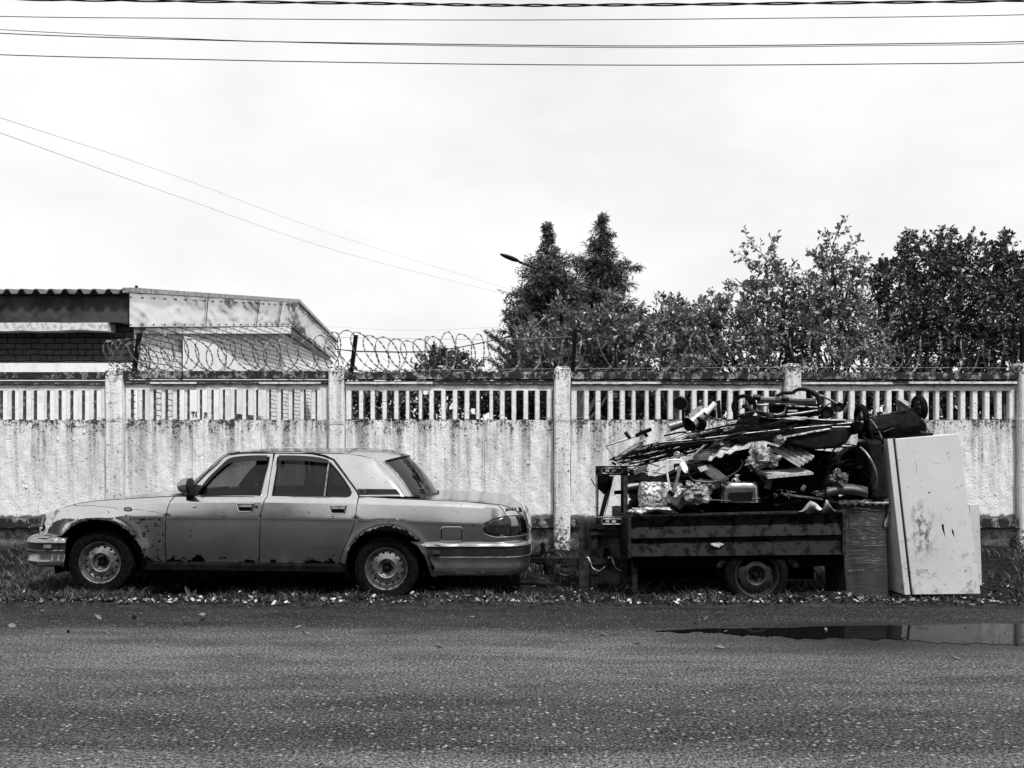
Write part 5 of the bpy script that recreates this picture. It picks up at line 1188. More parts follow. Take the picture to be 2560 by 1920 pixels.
mb = MB(); mb.tube([q(1512,1290,.08), q(1534,1190,.08)], .004, 5); mb.build('strut_edge', M['alu'], fr)
mb = MB(); mb.prism([q(1493,1188,.1), q(1523,1188,.1), q(1531,1214,.1), q(1510,1236,.1), q(1494,1218,.1)], (0,.06,0)); mb.tube([q(1478,1197,.08), q(1487,1214,.08), q(1503,1228,.08)], .006, 5); mb.build('hinge_block', M['iron'], fr)
slab([(1536,1227),(1592,1223),(1592,1234),(1536,1236)], 8.0, .03, 'metal_bar', 'dark flat bar poking through the open steel frame', 'metal bar', M['iron'])
slab([(1565,1195),(1592,1195),(1594,1208),(1566,1210)], 8.1, .1, 'metal_box', 'small dark box wedged between steel frame and load', 'box', M['darksteel'])

# fridge, tilted, leaning against the load
Yg = 7.42
A0 = P(2282,1487,Yg); A1 = P(2452,1485,Yg); A3 = P(2238,1097,Yg+.09); A2 = P(2398,1084,Yg+.09)
fg = empty('fridge', tuple((A0+A1)/2+Vector((0,.3,0))), 'large scuffed white fridge leaning on its side against the back of the trailer load', 'fridge')
dep = Vector((-.045, .56, .0)); n_ = Vector((0,0,0))
mb = MB(); mb.add([A0,A1,A2,A3,A0+dep,A1+dep,A2+dep,A3+dep], [(0,1,2,3),(7,6,5,4),(0,4,5,1),(1,5,6,2),(2,6,7,3),(3,7,4,0)])
def mk_fridge():
    t = NT('scuffed_white_enamel'); x, y, z = t.xyz(); n1 = t.noise(13, (1,1,1), 7, .7); n2 = t.noise(55, (1,1,1), 5, .7)
    low = t.rng(z, 1.15, .1, -.12, .06)
    c = t.mix(t.rng(t.noise(1.5), .35, .65), .50, .42); c = t.mix(t.rng(t.math('ADD', n1, low), .58, .68, 0., .75), c, .16)
    c = t.mix(t.math('MULTIPLY', t.rng(n2, .58, .64), t.rng(n1, .5, .6)), c, .06)
    patch = t.math('MULTIPLY', t.math('MULTIPLY', t.rng(x, 3.86, 3.92), t.rng(x, 4.12, 4.0)), t.math('MULTIPLY', t.rng(z, .35, .55), t.rng(z, 1.0, .8)))
    c = t.mix(t.math('MULTIPLY', patch, t.rng(t.noise(9, (2,1,1), 6, .7), .47, .58)), c, .05)
    t.col(c); t.set('Roughness', .45); t.bump(n2, .12, .004); return t.m
M['fridge'] = mk_fridge()
mb.build('cabinet', M['fridge'], fg, bevel=.006)
d_ = (A0-A1).normalized(); g = d_*.022; th = d_*.055
def sl(o, t, name, m, ins=.0):
    mb = MB(); a0 = A0+o; a3 = A3+o; dd = dep*(1-ins*2/.56); i0 = Vector((0, ins, 0))
    mb.add([a0+i0,a3+i0,a3+t+i0,a0+t+i0,a0+i0+dd,a3+i0+dd,a3+t+i0+dd,a0+t+i0+dd],[(0,1,2,3),(7,6,5,4),(0,4,5,1),(1,5,6,2),(2,6,7,3),(3,7,4,0)]); return mb.build(name, m, fg, bevel=.004 if ins == 0 else 0)
sl(Vector((0,0,0)), g, 'door_seal', M['black'], .012); dr_ = sl(g, th, 'door', M['fridge'])
mb = MB(); p = A3+g+th+Vector((.004,.10,-.10)); mb.box(p+Vector((-.012,-.012,-.035)), p+Vector((.002,.012,.02))); mb.build('handle_slot', M['black'], dr_)
mb = MB(); mb.obox(A3+g+th*1.0+Vector((0,.0,.003)), -th*1.6, (0,.2,0), (0,0,.012)); mb.build('top_hinge', M['darksteel'], fg)
for nm, pts in (('dent', [(2354,1273),(2359,1290),(2360,1320),(2364,1345),(2355,1322),(2352,1295)]), ('dent', [(2379,1320),(2384,1328),(2387,1344),(2380,1332)]), ('scratch', [(2287,1140),(2292,1170),(2298,1228),(2294,1190)]), ('scratch', [(2320,1230),(2342,1228),(2341,1230),(2321,1233)])):
    mb = MB(); vs = []
    for a, b in pts:
        t_ = (1486-b)/389; vs.append(P(a, b, Yg+.09*t_-.0015))
    mb.add(vs, [tuple(range(len(vs)))]); mb.build(nm, M['iron'], fg)
slab([(2424,1262),(2448,1262),(2456,1502),(2436,1502)], 8.05, .3, 'white_appliance', 'narrow white appliance standing behind the right side of the fridge', 'appliance', M['fridge'])
# shrink-wrapped cabinet
wb = empty('wrapped_cabinet', (P(2160,0,7.55).x, 7.8, 0), 'grey cabinet in torn shrink wrap standing between trailer and fridge', 'cabinet')
def mk_wrap():
    t = NT('shrink_wrap'); s2 = t.noise(1., (5,5,1.2), 5, .6)
    t.col(t.mix(t.rng(s2, .35, .7), .024, .055)); t.set('Roughness', .35); t.set('Specular IOR Level', .3); t.bump(t.math('ADD', t.noise(1., (9,9,3), 3), t.noise(1., (3,3,40), 3)), .7, .008); return t.m
mb = MB(); mb.add([P(2117,1500,7.52),P(2222,1500,7.52),P(2214,1258,7.56),P(2100,1258,7.56),P(2117,1500,7.52)+Vector((0,.5,0)),P(2222,1500,7.52)+Vector((0,.5,0)),P(2214,1258,7.56)+Vector((0,.5,0)),P(2100,1258,7.56)+Vector((0,.5,0))],[(0,1,2,3),(7,6,5,4),(0,4,5,1),(1,5,6,2),(2,6,7,3),(3,7,4,0)]); mb.build('body', mk_wrap(), wb, bevel=.012)
mb = MB(); r = random.Random(17)
for k in range(62):
    x = r.uniform(2108, 2180); y = r.uniform(1268, 1440); L = r.uniform(8, 46); sl_ = r.uniform(-.05, .35)*(1 if y < 1360 else -.6)
    mb.tube([P(x+(y-1260)*.045, y, 7.512), P(x+L*.5+(y-1260)*.045, y+L*.5*sl_+1, 7.511), P(min(2212, x+L)+(y-1260)*.045, y+L*sl_, 7.512)], r.uniform(.0006, .0013), 3)
mb.build('film_wrinkles', M['bag'], wb)
mb = MB(); rows = []
for k in range(20):
    u = k/19; rows.append([P(2098+u*124, 1250+1.5*math.sin(k*1.7), 7.55)+Vector((0,-.006*math.sin(k),0)), P(2098+u*124, 1258, 7.50), P(2099+u*122, 1262+3*math.sin(k*2.3), 7.515)])
mb.grid(rows); rows = [[P(2214+8*math.sin(k*.6)+k*.5+j*(9-abs(k-4)), 1246+k*9, 7.53+.02*j) for j in (0, 1, 2)] for k in range(9)]; mb.grid(rows); mb.build('loose_film', M['bag'], wb)

# ------------------------------------------------------------------ the load: every piece a thing of its own
def J(px, py, d=.3): return P(px, py, YT+d)
def tubes(name, label, cat, paths, d, mat, group=None):
    mb = MB()
    for pts, r in paths: mb.tube(curve([J(a, b, d+(c[0] if c else 0)) for a, b, *c in pts], 4) if len(pts) > 2 else [J(a, b, d+(c[0] if c else 0)) for a, b, *c in pts], r, 7)
    return tag(mb.build(name, mat, smooth=50), label, cat, group)
def wheelie(parent, px, py, r, d, ax, name='wheel', th=.035, hub=True):
    c = J(px, py, d); a = Vector(ax).normalized(); mb = MB()
    mb.lathe(c-a*th/2, a, [(0, r*.72), (0, r*.93), (th*.25, r), (th*.75, r), (th, r*.93), (th, r*.72), (0, r*.72)], 28)
    w = mb.build(name, M['rubber'], parent, smooth=40)
    mb = MB(); mb.lathe(c-a*th*.3, a, [(0, r*.80), (th*.15, r*.2), (th*.15,.001)] if hub else [(0,r*.75),(0,r*.68),(th*.6,r*.68),(th*.6,r*.75)], 28)
    if not hub:
        u = a.cross(Vector((0,0,1))).normalized(); v = a.cross(u)
        for k in range(3): an = .4+k*math.pi*2/3; mb.tube([c, c+(u*math.cos(an)+v*math.sin(an))*r*.75], .004, 4)
        mb.lathe(c-a*th*.5, a, [(0,.001),(0,r*.18),(th,r*.18),(th,.001)], 12)
    mb.build('hub', M['black'], w); return w
# pram chassis on top
pr = empty('pram_chassis', tuple(J(1970, 1050, .4)), 'folded pram chassis with aluminium side rail lying on top of the load', 'pram'); d = .32
mb = MB(); a = J(1900,996,d); b = J(2040,1001,d); mb.obox(a+Vector((0,0,-.018)), b-a, (0,.03,0), (0,0,.036)); mb.build('side_rail', M['alu'], pr, bevel=.004)
mb = MB(); mb.obox(J(1896,1007,d-.01), J(2040,1011,d)-J(1896,1007,d), (0,.012,0), (0,0,.036)); mb.build('rail_cover', M['darksteel'], pr)
for nm, m_, l in (('frame_tube', 'alu', [([(2044,986),(2070,997),(2092,1009)], .012), ([(1967,1037),(2000,1033),(2045,1026)], .013), ([(1888,1012),(1920,1013)], .011), ([(1972,1015),(2046,1019)], .009), ([(1988,1042),(2045,1049),(2105,1049)], .006), ([(1920,1015),(1918,1026),(1924,1034),(1944,1036),(1960,1030),(1964,1018)], .009)]),
                   ('handle', 'fabric', [([(1943,990),(1958,983),(1980,982),(1992,975),(2006,973),(2020,976),(2030,981)], .018), ([(1940,990),(1966,980)], .012)]),
                   ('joints', 'black', [([(1884,993),(1900,994)], .030), ([(1955,996),(1971,998)], .026), ([(2030,981),(2042,988),(2048,1002),(2050,1014)], .028), ([(1876,1025),(1895,1028),(1912,1036),(1928,1040),(1946,1040),(1962,1036)], .022), ([(2048,1018),(2046,1030)], .02), ([(1978,1013),(1986,1015)], .014), ([(2012,1016),(2020,1018)], .016), ([(2058,1020),(2075,1008)], .008)])):
    for pts, r_ in l:
        mb = MB(); mb.tube(curve([J(x, y, d) for x, y in pts], 4), r_, 8); mb.build(nm, M[m_], pr, smooth=50)
mb = MB(); mb.prism([J(x, y, d+.08) for x, y in [(1920,1010),(2050,1010),(2046,1040),(1930,1046)]], (0,.03,0)); mb.build('footrest', M['scrap'], pr)
mb = MB()
for k in range(8):
    for a, b in ((1987,1008),(1970,1025)): mb.box(J(a+k*3, b+3.5, d-.004), J(a+k*3+2, b, d+.004))
mb.build('perforated_strip', M['paper'], pr)
for x, y, r_, ax, hb_ in ((1860,1016,.125,(.25,1,.05),False),(2097,1018,.05,(.2,1,0),True),(2068,1031,.062,(.3,1,.1),True),(1880,1004,.035,(.2,1,0),True)): wheelie(pr, x, y, r_, d+.02, ax, hub=hb_)
for x, y in ((1928,1040),(1967,1013)): mb = MB(); mb.lathe(J(x, y, d-.02), (0,-1,0), [(0,.018),(.01,.016),(.011,.001)], 14); mb.build('push_button', M['darkgrey'] if 'darkgrey' in M else M.setdefault('darkgrey', simple('dark_grey_plastic', .06, rough=.5, bump=.1)), pr)
# second pram lying under it
p2 = empty('pushchair', tuple(J(2050, 1080, .15)), 'black folded pushchair with long thin tubes lying across the right half of the load', 'pushchair'); d = .12
for pts, r_, m_ in (([(1646,1106),(1740,1098),(1840,1086),(1980,1071),(2130,1057)], .005, 'alu'), ([(1640,1112),(1760,1102),(1840,1094)], .004, 'darksteel'), ([(2080,1068),(2125,1067)], .006, 'alu'), ([(1975,1041),(2060,1050),(2115,1050)], .004, 'alu')):
    mb = MB(); mb.tube(curve([J(x, y, d) for x, y in pts], 5), r_, 6); mb.build('frame_tube', M[m_], p2)
mb = MB(); mb.prism([J(x, y, d+.04) for x, y in [(1840,1092),(1930,1082),(2040,1071),(2130,1062),(2152,1062),(2156,1082),(2128,1088),(2116,1108),(2095,1120),(2040,1124),(1990,1114),(1930,1100),(1850,1108)]], (0,.35,0)); mb.build('seat_fabric', M['fabric'], p2)
mb = MB(); mb.prism([J(x, y, d) for x, y in [(2130,1056),(2152,1053),(2162,1062),(2160,1080),(2135,1082)]], (0,.08,0)); mb.build('fabric_fold', M['fabric'], p2, bevel=.01)
wheelie(p2, 2154, 1046, .142, d+.02, (1, -.05, .10), th=.05, hub=False)
mb = MB(); mb.tube(curve([J(x, y, d) for x, y in [(2162,1078),(2158,1092),(2168,1102),(2172,1114)]], 5), .010, 6); mb.build('bent_tube', M['black'], p2)
for px in ((1996,1124),(2020,1120)): pass
# third buggy over the fridge
p3 = empty('shopping_trolley_buggy', tuple(J(2250, 1080, .25)), 'black cloth wheeled buggy lying on its back over the fridge top', 'buggy'); d = .18
mb = MB(); rows = []; r = random.Random(9)
out_t = [(2172,1062),(2190,1056),(2215,1045),(2235,1036),(2262,1028),(2290,1020),(2306,1030),(2310,1050)]; out_b = [(2178,1096),(2195,1100),(2216,1102),(2238,1101),(2262,1098),(2288,1094),(2305,1088),(2318,1080)]
for k in range(6):
    t = k/5; rows.append([J(a+(c_-a)*t+r.uniform(-2,2), b+(e-b)*t+r.uniform(-2,2), d+.05-.11*math.sin(math.pi*t)+r.uniform(-.015,.015)) for (a, b), (c_, e) in zip(out_t, out_b)])
mb.grid(rows); mb.grid([[p+Vector((0,.28,0)) for p in r_] for r_ in rows]); mb.grid([rows[0], [p+Vector((0,.28,0)) for p in rows[0]]]); mb.grid([rows[-1], [p+Vector((0,.28,0)) for p in rows[-1]]]); mb.build('bag', M['fabric'], p3, smooth=30)
for pts, r_, m_ in (([(2174,1048),(2186,1062),(2196,1078),(2204,1096)], .011, 'alu'), ([(2303,1046),(2312,1056),(2318,1072),(2326,1082)], .010, 'alu'), ([(2208,1080),(2250,1066),(2310,1062)], .005, 'darksteel'), ([(2172,1043),(2200,1038),(2226,1036)], .010, 'black'), ([(2196,1030),(2197,1040)], .016, 'black'), ([(2174,1104),(2200,1106),(2330,1086)], .018, 'fabric'), ([(2170,1062),(2176,1080),(2182,1100)], .015, 'fabric'), ([(2186,1090),(2204,1100),(2216,1108)], .016, 'fabric'), ([(2300,1080),(2326,1085),(2331,1088)], .012, 'black')):
    mb = MB(); mb.tube(curve([J(x, y, d-.05) for x, y in pts], 5) if len(pts) > 2 else [J(x, y, d-.05) for x, y in pts], r_, 7); mb.build('frame_tube', M[m_], p3, smooth=50)
wheelie(p3, 2298, 1020, .128, d+.05, (1, -.03, .12), th=.055, hub=False)
mb = MB(); mb.prism([J(x, y, d) for x, y in [(2244,1000),(2258,998),(2266,1004),(2276,1014),(2270,1022),(2252,1026)]], (0,.05,0)); tag(mb.build('paper_packet', M['soot']), 'crumpled grey packet stuck between the buggy wheel and its bag', 'packet')
mb = MB(); mb.prism([J(x, y, d-.02) for x, y in [(2246,999),(2256,996),(2278,1010),(2270,1016)]], (0,.01,0)); tag(mb.build('paper_scrap', M['paper']), 'pale folded paper lying on the grey packet by the right buggy wheel', 'paper'); slab([(2206,1036),(2222,1018),(2226,1022),(2216,1034)], YT+d, .01, 'paper_scrap', 'pale paper splinter pointing up left of the wheeled buggy bag', 'paper', M['paper'])

# toy wheels on stalks + bucket
ax_ = empty('wheeled_axle', tuple(J(1720, 1060, .3)), 'two dark wheels on bent stalks rising left of the pram chassis', 'axle'); d = .35
for x, y, r_, a_ in ((1700,1009,.074,(.45,1,.45)), (1747,1061,.078,(.5,1,.5))):
    c = J(x, y, d); a = Vector(a_).normalized(); mb = MB(); mb.lathe(c, a, [(0,.001),(0,r_*.93),(.008,r_),(.022,r_),(.030,r_*.93),(.022,r_*.8),(.018,r_*.3),(.03,.02),(.03,.001)], 30); mb.build('wheel', M['black'], ax_, smooth=40)
for pts, r_ in (([(1708,1015),(1708,1066)], .016), ([(1708,1022),(1722,1040),(1745,1060)], .007)):
    mb = MB(); mb.tube([J(x, y, d+.01) for x, y in pts], r_, 7); mb.build('stalk', M['iron'], ax_)
def cyl(px0, py0, px1, py1, r0, r1, d, name, label, cat, mat, hollow=True, dd=.0, n=28):
    a = J(px0, py0, d); b = J(px1, py1, d+dd); L = (b-a).length; mb = MB()
    mb.lathe(a, b-a, ([(L*.9,.001),(L*.9,r0*.9),(0,r0*.94),(0,r0)] if hollow else [(0,.001),(0,r0*.95)])+[(L*.02, r0), (L*.33, (r0*2+r1)/3), (L, r1), (L*1.0, .001)], n); return tag(mb.build(name, mat, smooth=40), label, cat)
cyl(1722,1063,1758,1033,.088,.088,.38,'metal_bucket','crumpled metal bucket on its side between the two dark wheels','bucket',M['rim'],dd=.12)
cyl(1672,1068,1704,1058,.05,.045,.36,'metal_drum','small dented metal can left of the bucket with a folded corner of sheet','can',M['rim'],hollow=False)
cyl(1764,1034,1788,1008,.028,.028,.40,'paper_roll','white cardboard roll sticking up behind the bucket','cardboard roll',M['whiteplastic'],hollow=True)
slab([(1794,1002),(1801,1000),(1803,1046),(1796,1046)], 7.95, .04, 'black_post', 'short black post upright behind the paper roll', 'post', M['iron'])
tubes('handlebar', 'bent metal handlebar jutting out at the left end of the load', 'handlebar', [([(1516,1114),(1550,1103),(1590,1090),(1612,1080)], .011), ([(1514,1114),(1526,1130),(1538,1146)], .008)], .30, M['steel'])
tubes('bicycle_saddle_post', 'bicycle crank with worn saddle above the handlebar', 'bicycle part', [([(1590,1090),(1604,1082),(1618,1076)], [.018,.022,.02,.018,.016,.014,.014,.014,.01]), ([(1600,1082),(1615,1078),(1628,1073)], .020), ([(1612,1082),(1618,1092)], .018)], .28, M['iron'])
tubes('rubber_grip', 'short black grip standing alone against the fence at the left of the load', 'grip', [([(1563,1080),(1575,1096)], .020)], .30, M['black'])
tubes('steel_pipe', 'thick worn pipe sloping down to the left end of the load', 'pipe', [([(1538,1152),(1558,1138),(1590,1118),(1606,1106)], .018)], .28, M['rim'])
tubes('thin_pipe', 'thin bright pipe lying just above the thick worn pipe', 'pipe', [([(1530,1150),(1560,1128),(1590,1110),(1612,1100)], .007)], .26, M['alu'])
tubes('clamp', 'dark clamp at the lower tip of the pipes', 'clamp', [([(1524,1151),(1536,1143)], .008), ([(1530,1156),(1540,1162)], .012), ([(1534,1146),(1542,1154)], .010)], .25, M['iron'])
tubes('long_rod', 'long dark rod with a bright joint lying above the wire bundle', 'rod', [([(1660,1090),(1700,1081),(1735,1080),(1800,1068),(1880,1050)], .009)], .20, M['iron'])
tubes('rod_joint', 'bright joint on the long dark rod', 'joint', [([(1716,1082),(1727,1080)], .012)], .19, M['alu'])
# bundle of reinforcement wires
wbn = empty('wire_mesh_bundle', tuple(J(1740, 1110, .25)), 'long bundle of rusty fencing wire spread across the left half of the load', 'wire bundle'); r = random.Random(5)
mb = MB()
for k in range(85):
    t = r.random(); u = r.random(); e = r.random()
    x0_, y0_ = 1532+70*r.random()**1.5, 1166-u*26+r.uniform(-4, 4); x3, y3 = 1800+e*200, 1062+t*40-e*16
    if r.random() < .25: x0_ += 120; y0_ -= 26
    pts = [J(x0_, y0_, .18+.3*r.random()), J(x0_+(x3-x0_)*.3, y0_-16-18*t+r.uniform(-7, 7), .15+.3*r.random()), J(x0_+(x3-x0_)*.65, (y0_*.35+y3*.65)-6+r.uniform(-7, 7), .15+.3*r.random()), J(x3, y3, .2+.25*r.random())]
    mb.tube(curve(pts, 5), .0042, 3, cap=False)
mb.build('long_wires', M['iron'], wbn, fix=False)
mb = MB()
for k in range(90):
    t = r.random(); x = 1570+t*380; y = 1140-t*72+r.uniform(-12, 12); d = .15+.15*r.random(); mb.tube([J(x, y-r.uniform(4, 16), d), J(x+r.uniform(-6, 12), y+r.uniform(4, 16), d+.05)], .0035, 3, cap=False)
mb.build('cross_wires', M['iron'], wbn, fix=False)
mb = MB()
for k in range(14): x = 1538+r.random()*70; mb.tube(curve([J(x, 1168+r.uniform(-8, 8), .25), J(x+26, 1172+r.uniform(-4, 14), .2), J(x+60, 1186+r.uniform(-14, 6), .25)], 4), .004, 3, cap=False)
mb.tube(curve([J(1568,1186,.2),J(1590,1168,.2),J(1620,1160,.2),J(1648,1166,.2)],5), .005, 4); mb.build('loose_ends', M['iron'], wbn, fix=False)

# sheets, boards, bags
def wavy(px_rows, d, name, label, mat, amp=.012, waves=5, dip=0.):
    A, B, C, D = px_rows; mb = MB(); rows = []; r = random.Random(int(A[0]))
    A, B, C, D = J(*A), J(*B), J(*C), J(*D); n = 34; nr = (B-A).cross(D-A).normalized()
    for j in range(9):
        v = j/8; rows.append([(A.lerp(B, u)).lerp(D.lerp(C, u), v)+nr*(amp*math.sin(u*waves*2*math.pi))+Vector((0,0,(r.random()-.5)*.012 if j in (0,8) else 0))+Vector((0,0,-dip*math.sin(math.pi*u))) for u in np.linspace(0, 1, n)])
    mb.grid(rows); o = mb.build(name, mat, smooth=60); s_ = o.modifiers.new('thickness', 'SOLIDIFY'); s_.thickness = .007; return tag(o, label, 'corrugated sheet')
wavy([(1788,1112,.42),(1880,1097,.34),(1824,1132,-.02),(1770,1150,.0)], 0, 'corrugated_sheet', 'pale broken corrugated sheet lying left of the bottle bag', M['sheet'], .014, 2.2)
wavy([(1922,1118,.30),(1996,1116,.32),(2036,1142,.05),(1998,1166,.0)], 0, 'corrugated_sheet', 'pale broken corrugated sheet lying right of the bottle bag, ragged edge', M['sheet'], .016, 4)
def jbox(pts, d, th, name, label, cat, mat, bevel=.004, up=None):
    return slab(pts, YT+d, th, name, label, cat, mat, bevel=bevel)
def plank(a, b, w, h, d0, d1, name, label, cat, mat, group=None):
    A = J(a[0], a[1], d0); B = J(b[0], b[1], d1); u = (B-A); sd_ = Vector((-u.z*.0, 1, 0)); up = u.cross(Vector((0,1,0))).normalized()*-1; mb = MB(); mb.obox(A, u, (0, w, 0), up*h); return tag(mb.build(name, mat, bevel=.003), label, cat, group)
mb = MB(); mb.add([J(1731,1139,.05),J(1772,1134,.05),J(1770,1151,.05),J(1733,1156,.05),J(1760,1112,.45),J(1800,1108,.45),J(1800,1120,.45),J(1760,1124,.45)],[(0,1,2,3),(7,6,5,4),(4,5,1,0),(1,5,6,2),(2,6,7,3),(3,7,4,0)]); tag(mb.build('foam_board', M['soot']), 'thick grey board under the left corrugated sheet', 'board')
mb = MB(); mb.add([J(1917,1188,.0),J(2033,1181,.0),J(2034,1186,.0),J(1920,1197,.0),J(1886,1172,.5),J(2000,1166,.5),J(2000,1172,.5),J(1886,1178,.5)],[(0,1,2,3),(7,6,5,4),(4,5,1,0),(1,5,6,2),(2,6,7,3),(3,7,4,0)]); tag(mb.build('chipboard_panel', M['sheet']), 'pale ragged chipboard lying flat under the bottle bag', 'board')
# bag of bottles
from mathutils import noise as mnoise
def blob(c, rx, ry, rz, seed, amp=.18, n=(24, 36)):
    o = Vector((seed*3.7, seed*1.3, 0)); rows = []
    for i in range(n[0]+1):
        th = math.pi*i/n[0]; row = []
        for k in range(n[1]):
            a = 2*math.pi*k/n[1]; u = Vector((math.sin(th)*math.cos(a), math.sin(th)*math.sin(a), math.cos(th)))
            q = 1+amp*(1.1*mnoise.noise(u*1.3+o)+.8*(abs(mnoise.noise(u*3.1+o))-.2)+.5*(abs(mnoise.noise(u*7+o))-.2))*1.6
            row.append(c+Vector((rx*u.x*q, ry*u.y*q, rz*u.z*q)))
        rows.append(row)
    return rows
def baggy(px, py, d, rx, rz, seed, name, label, discs=(), mat=None, cat='plastic bag', knot=None, amp=.4):
    r_ = empty(name, tuple(J(px, py, d)), label, cat); mb = MB(); mb.grid(blob(J(px, py, d), rx, .1, rz, seed, amp), close=True); mb.build('film', mat or M['bag'], r_, smooth=12)
    for x, y, q in discs: mb = MB(); mb.lathe(J(x, y, d-.10), (0.05,-1,.12), [(-.08,q*1.05),(0,q),(.004,q*.9),(.0,q*.8),(.0,q*.4),(-.004,.001)], 24); mb.build('bottle_base', M['darkgrey'], r_, smooth=30)
    if knot: mb = MB(); mb.prism([J(x, y, d-.05) for x, y in knot], (0,.02,0)); mb.build('bag_knot', M['bag'], r_)
    return r_
M.setdefault('darkgrey', simple('dark_grey_plastic', .06, rough=.5, bump=.1))
baggy(1905, 1147, .06, .13, .10, 3, 'bottle_bag', 'clear plastic bag of empty bottles on the chipboard between the corrugated sheets', [(1901,1146,.037),(1931,1149,.032)], knot=[(1898,1124),(1906,1112),(1915,1124)])
baggy(2094, 1196, .05, .075, .075, 6, 'crushed_bottles', 'crushed clear plastic bottles in the dark corner left of the fridge', [(2100,1186,.030),(2108,1208,.032)], mat=M['wrapdark'] if 'wrapdark' in M else M.setdefault('wrapdark', simple('dim_clear_plastic', .10, .03, rough=.2, scale=16, bump=1.)))
baggy(1738, 1236, -.0, .115, .10, 11, 'rubbish_bag', 'crumpled pale rubbish bag right of the mottled roll', (), amp=.35)
baggy(1765, 1216, .10, .10, .07, 12, 'rubbish_bag', 'smaller crumpled bag half behind the pale rubbish bag beside the sink', (), amp=.35)
baggy(1598, 1282, .10, .09, .045, 21, 'rag', 'crumpled white rag at the front left corner of the trailer', (), mat=M['paper'], cat='rag', amp=.5)
baggy(1640, 1268, .05, .12, .035, 22, 'newspaper_stack', 'flattened heap of newspapers and netting under the mottled roll', (), mat=M['paper'], cat='newspapers', amp=.5)
mb = MB(); rr_ = random.Random(4)
for k in range(14):
    x = 1604+k*4; y = 1250+k*2+rr_.uniform(-3, 3); mb.obox(J(x, y+6, .0+.01*k), Vector((.26, .02, -.09+rr_.uniform(-.03,.03))), (0,.2,0), (0,0,.006))
tag(mb.build('magazines', M['paper']), 'slumped pile of magazines spilling over the left front of the trailer', 'magazines')
# mottled roll
a = J(1600,1238,.12); mb = MB(); mb.lathe(a, (1,0,-.02), [(0,.001),(0,.12),(.012,.132),(.20,.135),(.40,.13),(.41,.001)], 30); tag(mb.build('mottled_roll', M['foam'], smooth=40), 'thick mottled roll of old insulation lying at the left of the load', 'roll')
slab([(1651,1222),(1672,1218),(1675,1243),(1658,1242)], YT+.0-.03, .006, 'white_card', 'small white card stuck on the mottled roll', 'card', M['paper'])
slab([(1582,1290),(1576,1270),(1580,1256),(1592,1246),(1596,1290)], YT+.25, .2, 'black_sack', 'small black sack squeezed in the left front corner behind the rag', 'sack', M['fabric'])
# steel sink (upturned)
def sink():
    r_ = empty('steel_sink', tuple(J(1843,1250,.0)), 'upturned stainless steel sink bowl with a white tap pipe on top', 'sink'); c = J(1843, 1228, .2); mb = MB(); rows = []
    for z, s in ((-.10,1.06),(-.098,1.0),(-.05,.985),(.03,.965),(.06,.95),(.085,.90),(.094,.82),(.096,.0)):
        rows.append([c+Vector((.192*s*max(-1, min(1, 1.22*math.cos(a)))/1.0, .17*s*max(-1, min(1, 1.22*math.sin(a))), z)) for a in np.linspace(0, 2*math.pi, 49)[:-1]])
    mb.grid(rows, close=True); mb.build('bowl', M['tank'], r_, smooth=60)
    mb = MB(); mb.tube([J(1778,1250,.0), J(1826,1252,.0)], .006, 5); mb.tube([J(1880,1247,.0), J(1900,1246,.0)], .006, 5); mb.build('rim', M['darksteel'], r_)
    mb = MB(); mb.prism([J(x, y, .01) for x, y in [(1822,1232),(1882,1230),(1880,1252),(1820,1254)]], (0,.01,0)); mb.build('drain_board', M['iron'], r_)
sink()
tp = empty('plastic_tee', tuple(J(1838,1200,.15)), 'small white plastic pipe tee sitting on the upturned sink', 'pipe fitting'); mb = MB(); a = J(1843,1204,.15); mb.lathe(a, (0,0,1), [(0,.035),(.012,.030),(.018,.018),(.05,.018),(.05,.024),(.07,.024),(.07,.018),(.05,.001)], 18); mb.build('upright_pipe', M['whiteplastic'], tp, smooth=40)
mb = MB(); a = J(1843,1198,.15); mb.lathe(a, (-.8,-.6,-.35), [(0,.018),(.035,.018),(.035,.026),(.055,.026),(.055,.019),(.03,.018)], 18); mb.build('side_pipe', M['whiteplastic'], tp, smooth=40)
mb = MB(); a = a+Vector((-.8,-.6,-.35)).normalized()*.045; mb.lathe(a, (-.8,-.6,-.35), [(0,.018),(.001,.001)], 16); mb.build('pipe_mouth', M['dark'], tp)
# brackets and profiles
tubes('bent_bracket', 'pale bent steel bracket standing over the mottled roll', 'bracket', [([(1667,1149),(1705,1150)], .006), ([(1668,1149),(1666,1165),(1669,1190),(1675,1226)], .010)], -.02, M['whiteplastic'])
plank((1681,1236), (1698,1164), .02, .028, -.04, -.04, 'slotted_channel', 'slotted pale steel channel leaning right beside the bent bracket', 'steel channel', M['steel'])
tubes('slotted_bar', 'small dark clip tying bracket and channel together at the foot', 'clip', [([(1672,1228),(1684,1238)], .02)], -.05, M['iron'])
slab([(1620,1165),(1624,1160),(1629,1162),(1632,1180),(1630,1188),(1622,1190),(1619,1184),(1623,1178)], YT+.0, .01, 'flip_flop', 'pale slipper-shaped hanger left of the bent bracket', 'slipper', M['whiteplastic'])
slab([(1582,1180),(1622,1163),(1614,1176),(1588,1188)], YT+.15, .12, 'cardboard_lid', 'grey cardboard lid under the loose ends of the wire bundle', 'cardboard', M['soot'])
slab([(1580,1178),(1590,1178),(1640,1192),(1664,1196),(1664,1206),(1582,1200)], YT+.16, .2, 'dark_crate', 'dark open crate under the cardboard lid', 'crate', M['scrap'])
mb = MB(); c = J(1692,1137,.12); mb.lathe(c, (-.3,-1,.05), [(-.12,.001),(-.12,.034),(0,.034),(.003,.030),(-.002,.028),(-.002,.012),(.002,.001)], 24); tag(mb.build('tin_can', M['steel'], smooth=40), 'tin can lying end-on in the wire bundle', 'can')
